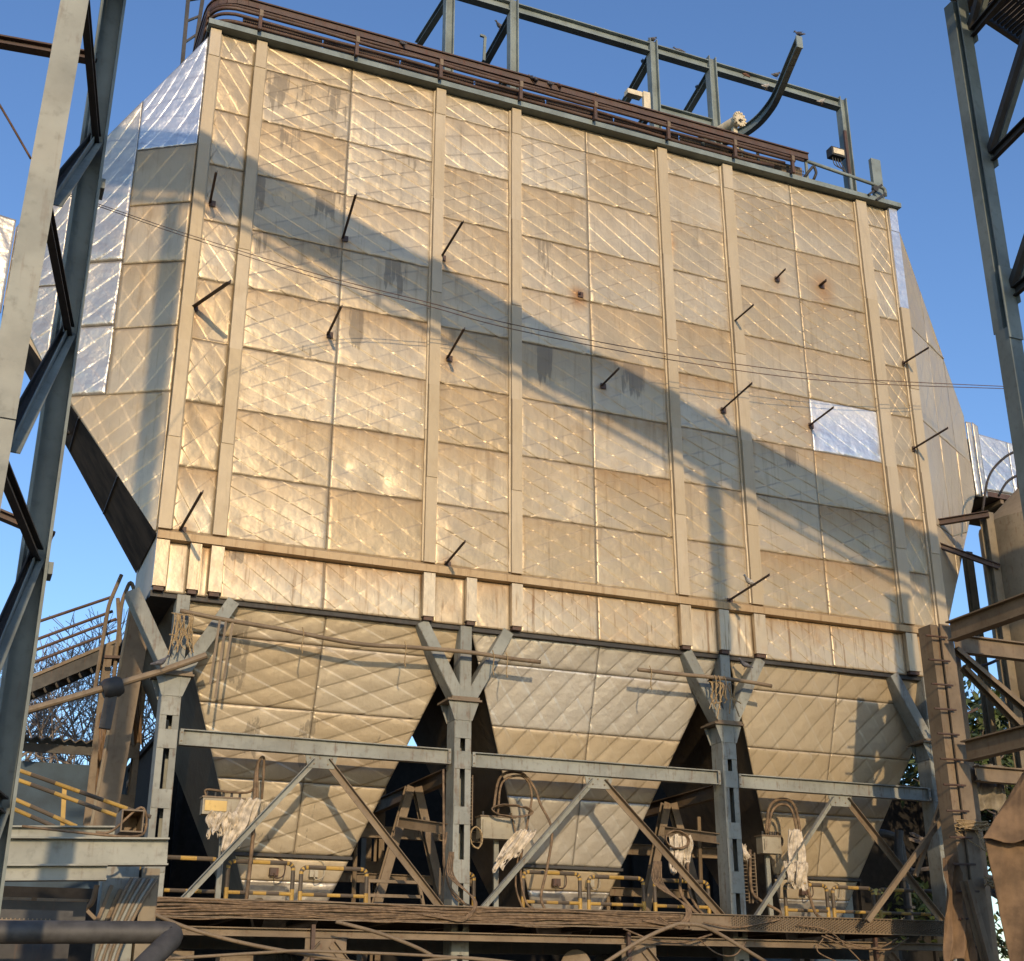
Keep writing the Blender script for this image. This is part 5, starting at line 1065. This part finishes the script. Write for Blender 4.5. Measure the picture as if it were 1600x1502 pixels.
# ------------------------------------------------------------------ background
m = MB(); m.box((5.4,39.0,-.2),(34.0,52.0,8.9)); mb_ = thing('dark_backdrop', 'dark backdrop block added to make the hopper gaps read black', 'building', (17, 45, 0)); m.build('wall', SOOT, mb_)  # added block; its near-black colour stands in for the shade back there
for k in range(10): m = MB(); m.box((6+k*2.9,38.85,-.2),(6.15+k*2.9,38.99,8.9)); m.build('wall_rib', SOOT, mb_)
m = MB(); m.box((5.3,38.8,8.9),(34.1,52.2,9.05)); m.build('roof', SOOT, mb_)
gm = bpy.data.meshes.new('ground'); R_ = 1500; gm.from_pydata([(-R_,-R_,0),(R_,-R_,0),(R_,R_,0),(-R_,R_,0)], [], [(0,1,2,3)]); gm.materials.append(GROUNDM)
go = bpy.data.objects.new('ground', gm); C.objects.link(go); tag(go, 'dusty brown plant yard ground', 'ground', kind='structure')
def grow(m, p, d, L, rad, lvl, r, tips, spread=.55, mn=.012):
    q = p + d*L + Vector((r.gauss(0,.06), r.gauss(0,.06), r.gauss(0,.03)))*L; mid = p.lerp(q, .5) + Vector((r.gauss(0,.05), r.gauss(0,.05), 0))*L
    m.tube([p, mid, q], [rad, rad*.85, rad*.68], 5 if lvl > 1 else 4, caps=False)
    if lvl == 0: tips.append(q); return
    for k in range(r.choice((2,3)) if lvl > 1 else 3):
        nd = (d + Vector((r.gauss(0,spread), r.gauss(0,spread), r.gauss(.12,spread*.6)))).normalized(); grow(m, q if k else mid.lerp(q,.7), nd, L*r.uniform(.62,.85), max(mn, rad*.62), lvl-1, r, tips, spread, mn)
for i, (x, y, h, s, l) in enumerate([(1.6,46,2.9,3,'bare twiggy tree behind the shed, nearer the trestle'), (4.6,48,2.9,8,'bare twiggy tree behind the chute left of the casing'), (.2,52,3.0,5,'pale bare tree crown low behind the stair'), (6.6,50,2.8,13,'bare tree half hidden behind the casing corner')]):
    t = thing('bare_tree', l, 'tree', (x, y, 0), 'bare trees behind the shed'); r = random.Random(s); m = MB(); tips = []
    m.tube([(x,y,-.1),(x+.1,y,3.0),(x,y,5.0)], [.25,.2,.17], 8); m.build('trunk', BARK, t, smooth=True); m = MB()
    for k in range(5): grow(m, Vector((x,y,4.6+.1*k)), Vector((r.gauss(0,.55), r.gauss(0,.4), 1)).normalized(), h, .12, 6, r, tips, .5)
    m.build('crown', BARK, t)
def leafy(x, y, z0, R, H, seed, lab, nl=7000, ls=.22):
    t = thing('leafy_tree', lab, 'tree', (x, y, 0), 'green trees beyond the right end'); r = random.Random(seed); m = MB(); tips = []
    m.tube([(x,y,-.1),(x+.15,y,z0*.5),(x,y,z0)], [.4,.32,.26], 8); m.build('trunk', BARK, t, smooth=True); m = MB()
    for k in range(6): grow(m, Vector((x,y,z0-.3)), Vector((r.gauss(0,.9), r.gauss(0,.9), .75)).normalized(), H*.42, .16, 4, r, tips, .6, .02)
    m.build('limbs', BARK, t)
    rg = np.random.default_rng(seed); cs = np.array([tuple(q) for q in tips]); k = rg.integers(0, len(cs), nl)
    P = cs[k] + rg.normal(0, .34, (nl,3)) + (rg.random((nl,1))**2)*rg.normal(0,.5,(nl,3)); a = rg.normal(0,1,(nl,3)); a /= np.linalg.norm(a,axis=1)[:,None]; b2 = rg.normal(0,1,(nl,3)); b2 -= a*(a*b2).sum(1)[:,None]; b2 /= np.linalg.norm(b2,axis=1)[:,None]
    s = ls*(.6+.8*rg.random((nl,1))); V = np.stack([P-a*s, P-b2*s*.4, P+a*s, P+b2*s*.4], 1).reshape(-1,3)
    me = bpy.data.meshes.new('crown'); me.from_pydata((V-np.array(ORIGIN[t.name])).tolist(), [], np.arange(4*nl).reshape(-1,4).tolist()); me.materials.append(LEAF); o = bpy.data.objects.new('crown', me); C.objects.link(o); o.parent = t
leafy(33.5, 36, 5.0, 4, 6.5, 3, 'leafy tree seen between the right hopper and the ladder column', 6000, .20)
leafy(37.0, 38, 5.5, 4, 7.0, 4, 'leafy tree behind the diagonal ties at the right', 6500, .20)
leafy(41.5, 40, 5.0, 4, 7.0, 6, 'darker leafy tree at the right edge behind the silo', 6000, .22)
leafy(31.2, 40, 2.2, 4, 5.0, 8, 'low leafy tree glimpsed under the right end of the walkway', 4000, .2)

# ------------------------------------------------------------------ pigeons
def pigeon(p, yaw, mat, lab, pose=0.0, s=1.0):
    p = Vector(p); t = thing('pigeon', lab, 'pigeon', tuple(p), 'pigeons perched on the steel')
    cy, sy = math.cos(yaw), math.sin(yaw); el = .35+pose
    def W3(a, b, c): return (p.x+s*(a*cy-b*sy), p.y+s*(a*sy+b*cy), p.z+s*c)
    prof = [(-.21,.052,.004,.018),(-.13,.072,.020,.030),(-.07,.095,.050,.052),(0,.115,.066,.068),(.06,.145,.062,.070),(.10,.185,.044,.050),(.115,.225,.030,.034),(.125,.250,.034,.036),(.150,.262,.030,.030),(.172,.256,.012,.012),(.198,.250,.003,.003)]
    n = 10; vs = []; fs = []
    for (a, c, ry, rz) in prof:
        c2 = c + (a*math.sin(el-.35) if a < .11 else .11*math.sin(el-.35))
        for k in range(n):
            th = 2*math.pi*k/n; vs.append(W3(a, ry*math.cos(th), c2+rz*math.sin(th)))
    for i in range(len(prof)-1):
        for k in range(n): fs.append((i*n+k, i*n+(k+1)%n, (i+1)*n+(k+1)%n, (i+1)*n+k))
    fs += [tuple(range(n))[::-1], tuple(range((len(prof)-1)*n, len(prof)*n))]
    m = MB(); m.add(vs, fs); m.build('body', mat, t, smooth=True)
    for b in (-.025, .025): m = MB(); m.tube([W3(.01,b,.06), W3(.015,b,.0), W3(.05,b,.002)], .006*s, 5); m.build('leg', TARP, t)
    for b in (-1, 1):
        m = MB(); m.add([W3(.07,b*.058,.15), W3(-.02,b*.072,.15), W3(-.17,b*.03,.07), W3(-.02,b*.066,.085), W3(.06,b*.05,.10)], [(0,1,2,3,4)] if b > 0 else [(4,3,2,1,0)]); m.build('wing', mat, t)
BP = [(.3,BIRDM,'pigeon standing on the third gantry post'),(2.6,BIRDM,'pigeon on the gantry beam just right of the third post'),(2.9,BIRDB,'brown pigeon on the beam between fourth post and hoist rail'),
 (1.9,BIRDM,'pigeon on the very tip of the curved hoist rail'),(.2,BIRDM,'pigeon clinging on the left of the curved hoist rail'),(.3,BIRDW,'pale pigeon on the beam flange left of the hoist rail'),(.1,BIRDW,'pale pigeon on the beam flange right of the hoist rail'),
 (1.7,BIRDM,'left bird of the close pair on the roof tray'),(1.2,BIRDM,'right bird of the close pair on the roof tray'),(1.9,BIRDM,'small grey pigeon between the pair and the brown one'),(1.5,BIRDB,'upright brown pigeon on the roof tray'),
 (1.4,BIRDW,'pale pigeon alone on the tray middle'),(1.0,BIRDM,'pigeon on the third gantry brace'),(1.0,BIRDM,'pigeon on the fourth gantry brace'),(1.0,BIRDM,'pigeon beside the foot of the third gantry brace'),(1.0,BIRDM,'pigeon on the handrail left of the fourth post'),
 (3.3,BIRDM,'pigeon on the second gantry brace'),(2.6,BLACKST,'dark pigeon silhouetted on a stub right of the ladder column'),(3.3,BIRDW,'pale pigeon perched on the lowest stub bracket of the casing'),(.1,BIRDM,'pigeon on the rusty pipe by the leftmost post head'),(3.0,BIRDM,'pigeon sitting in the third post head'),(2.0,BIRDM,'tiny pigeon far left on the roof tray')]
BXYZ = [(14.90, 25.50, 26.30), (15.71, 25.50, 26.17), (17.81, 25.50, 26.02), (17.40, 22.35, 24.83), (17.27, 23.30, 24.20), (18.36, 25.30, 25.63), (20.28, 25.35, 25.73), (10.85, 24.60, 23.08), (10.96, 24.60, 23.05), (11.33, 24.60, 23.05), (11.61, 24.60, 23.07), (12.74, 24.75, 23.23), (14.86, 26.02, 25.93), (16.72, 26.26, 25.80), (13.38, 24.75, 23.22), (15.47, 24.80, 23.20), (10.72, 26.40, 26.07), (20.92, 23.50, 7.86), (15.75, 23.90, 10.33), (3.24, 24.40, 7.41), (16.08, 24.80, 8.68), (7.45, 24.60, 23.04)]
for (yaw, mt, l), q in zip(BP, BXYZ): pigeon(q, yaw, mt, l, pose=.35 if yaw > 1 and yaw < 2.2 else 0, s=.88)
m = MB(); m.bar((20.80, 23.50, 7.77), (21.03, 23.50, 7.96), .05,.05); m.bar((20.84, 23.60, 7.72), (21.47, 23.60, 8.00), .05, .05); solo(m, 'stub_rod', DKBROWN, 'two short rods where the dark pigeon sits', 'steel rod')
S.frame_set(1)
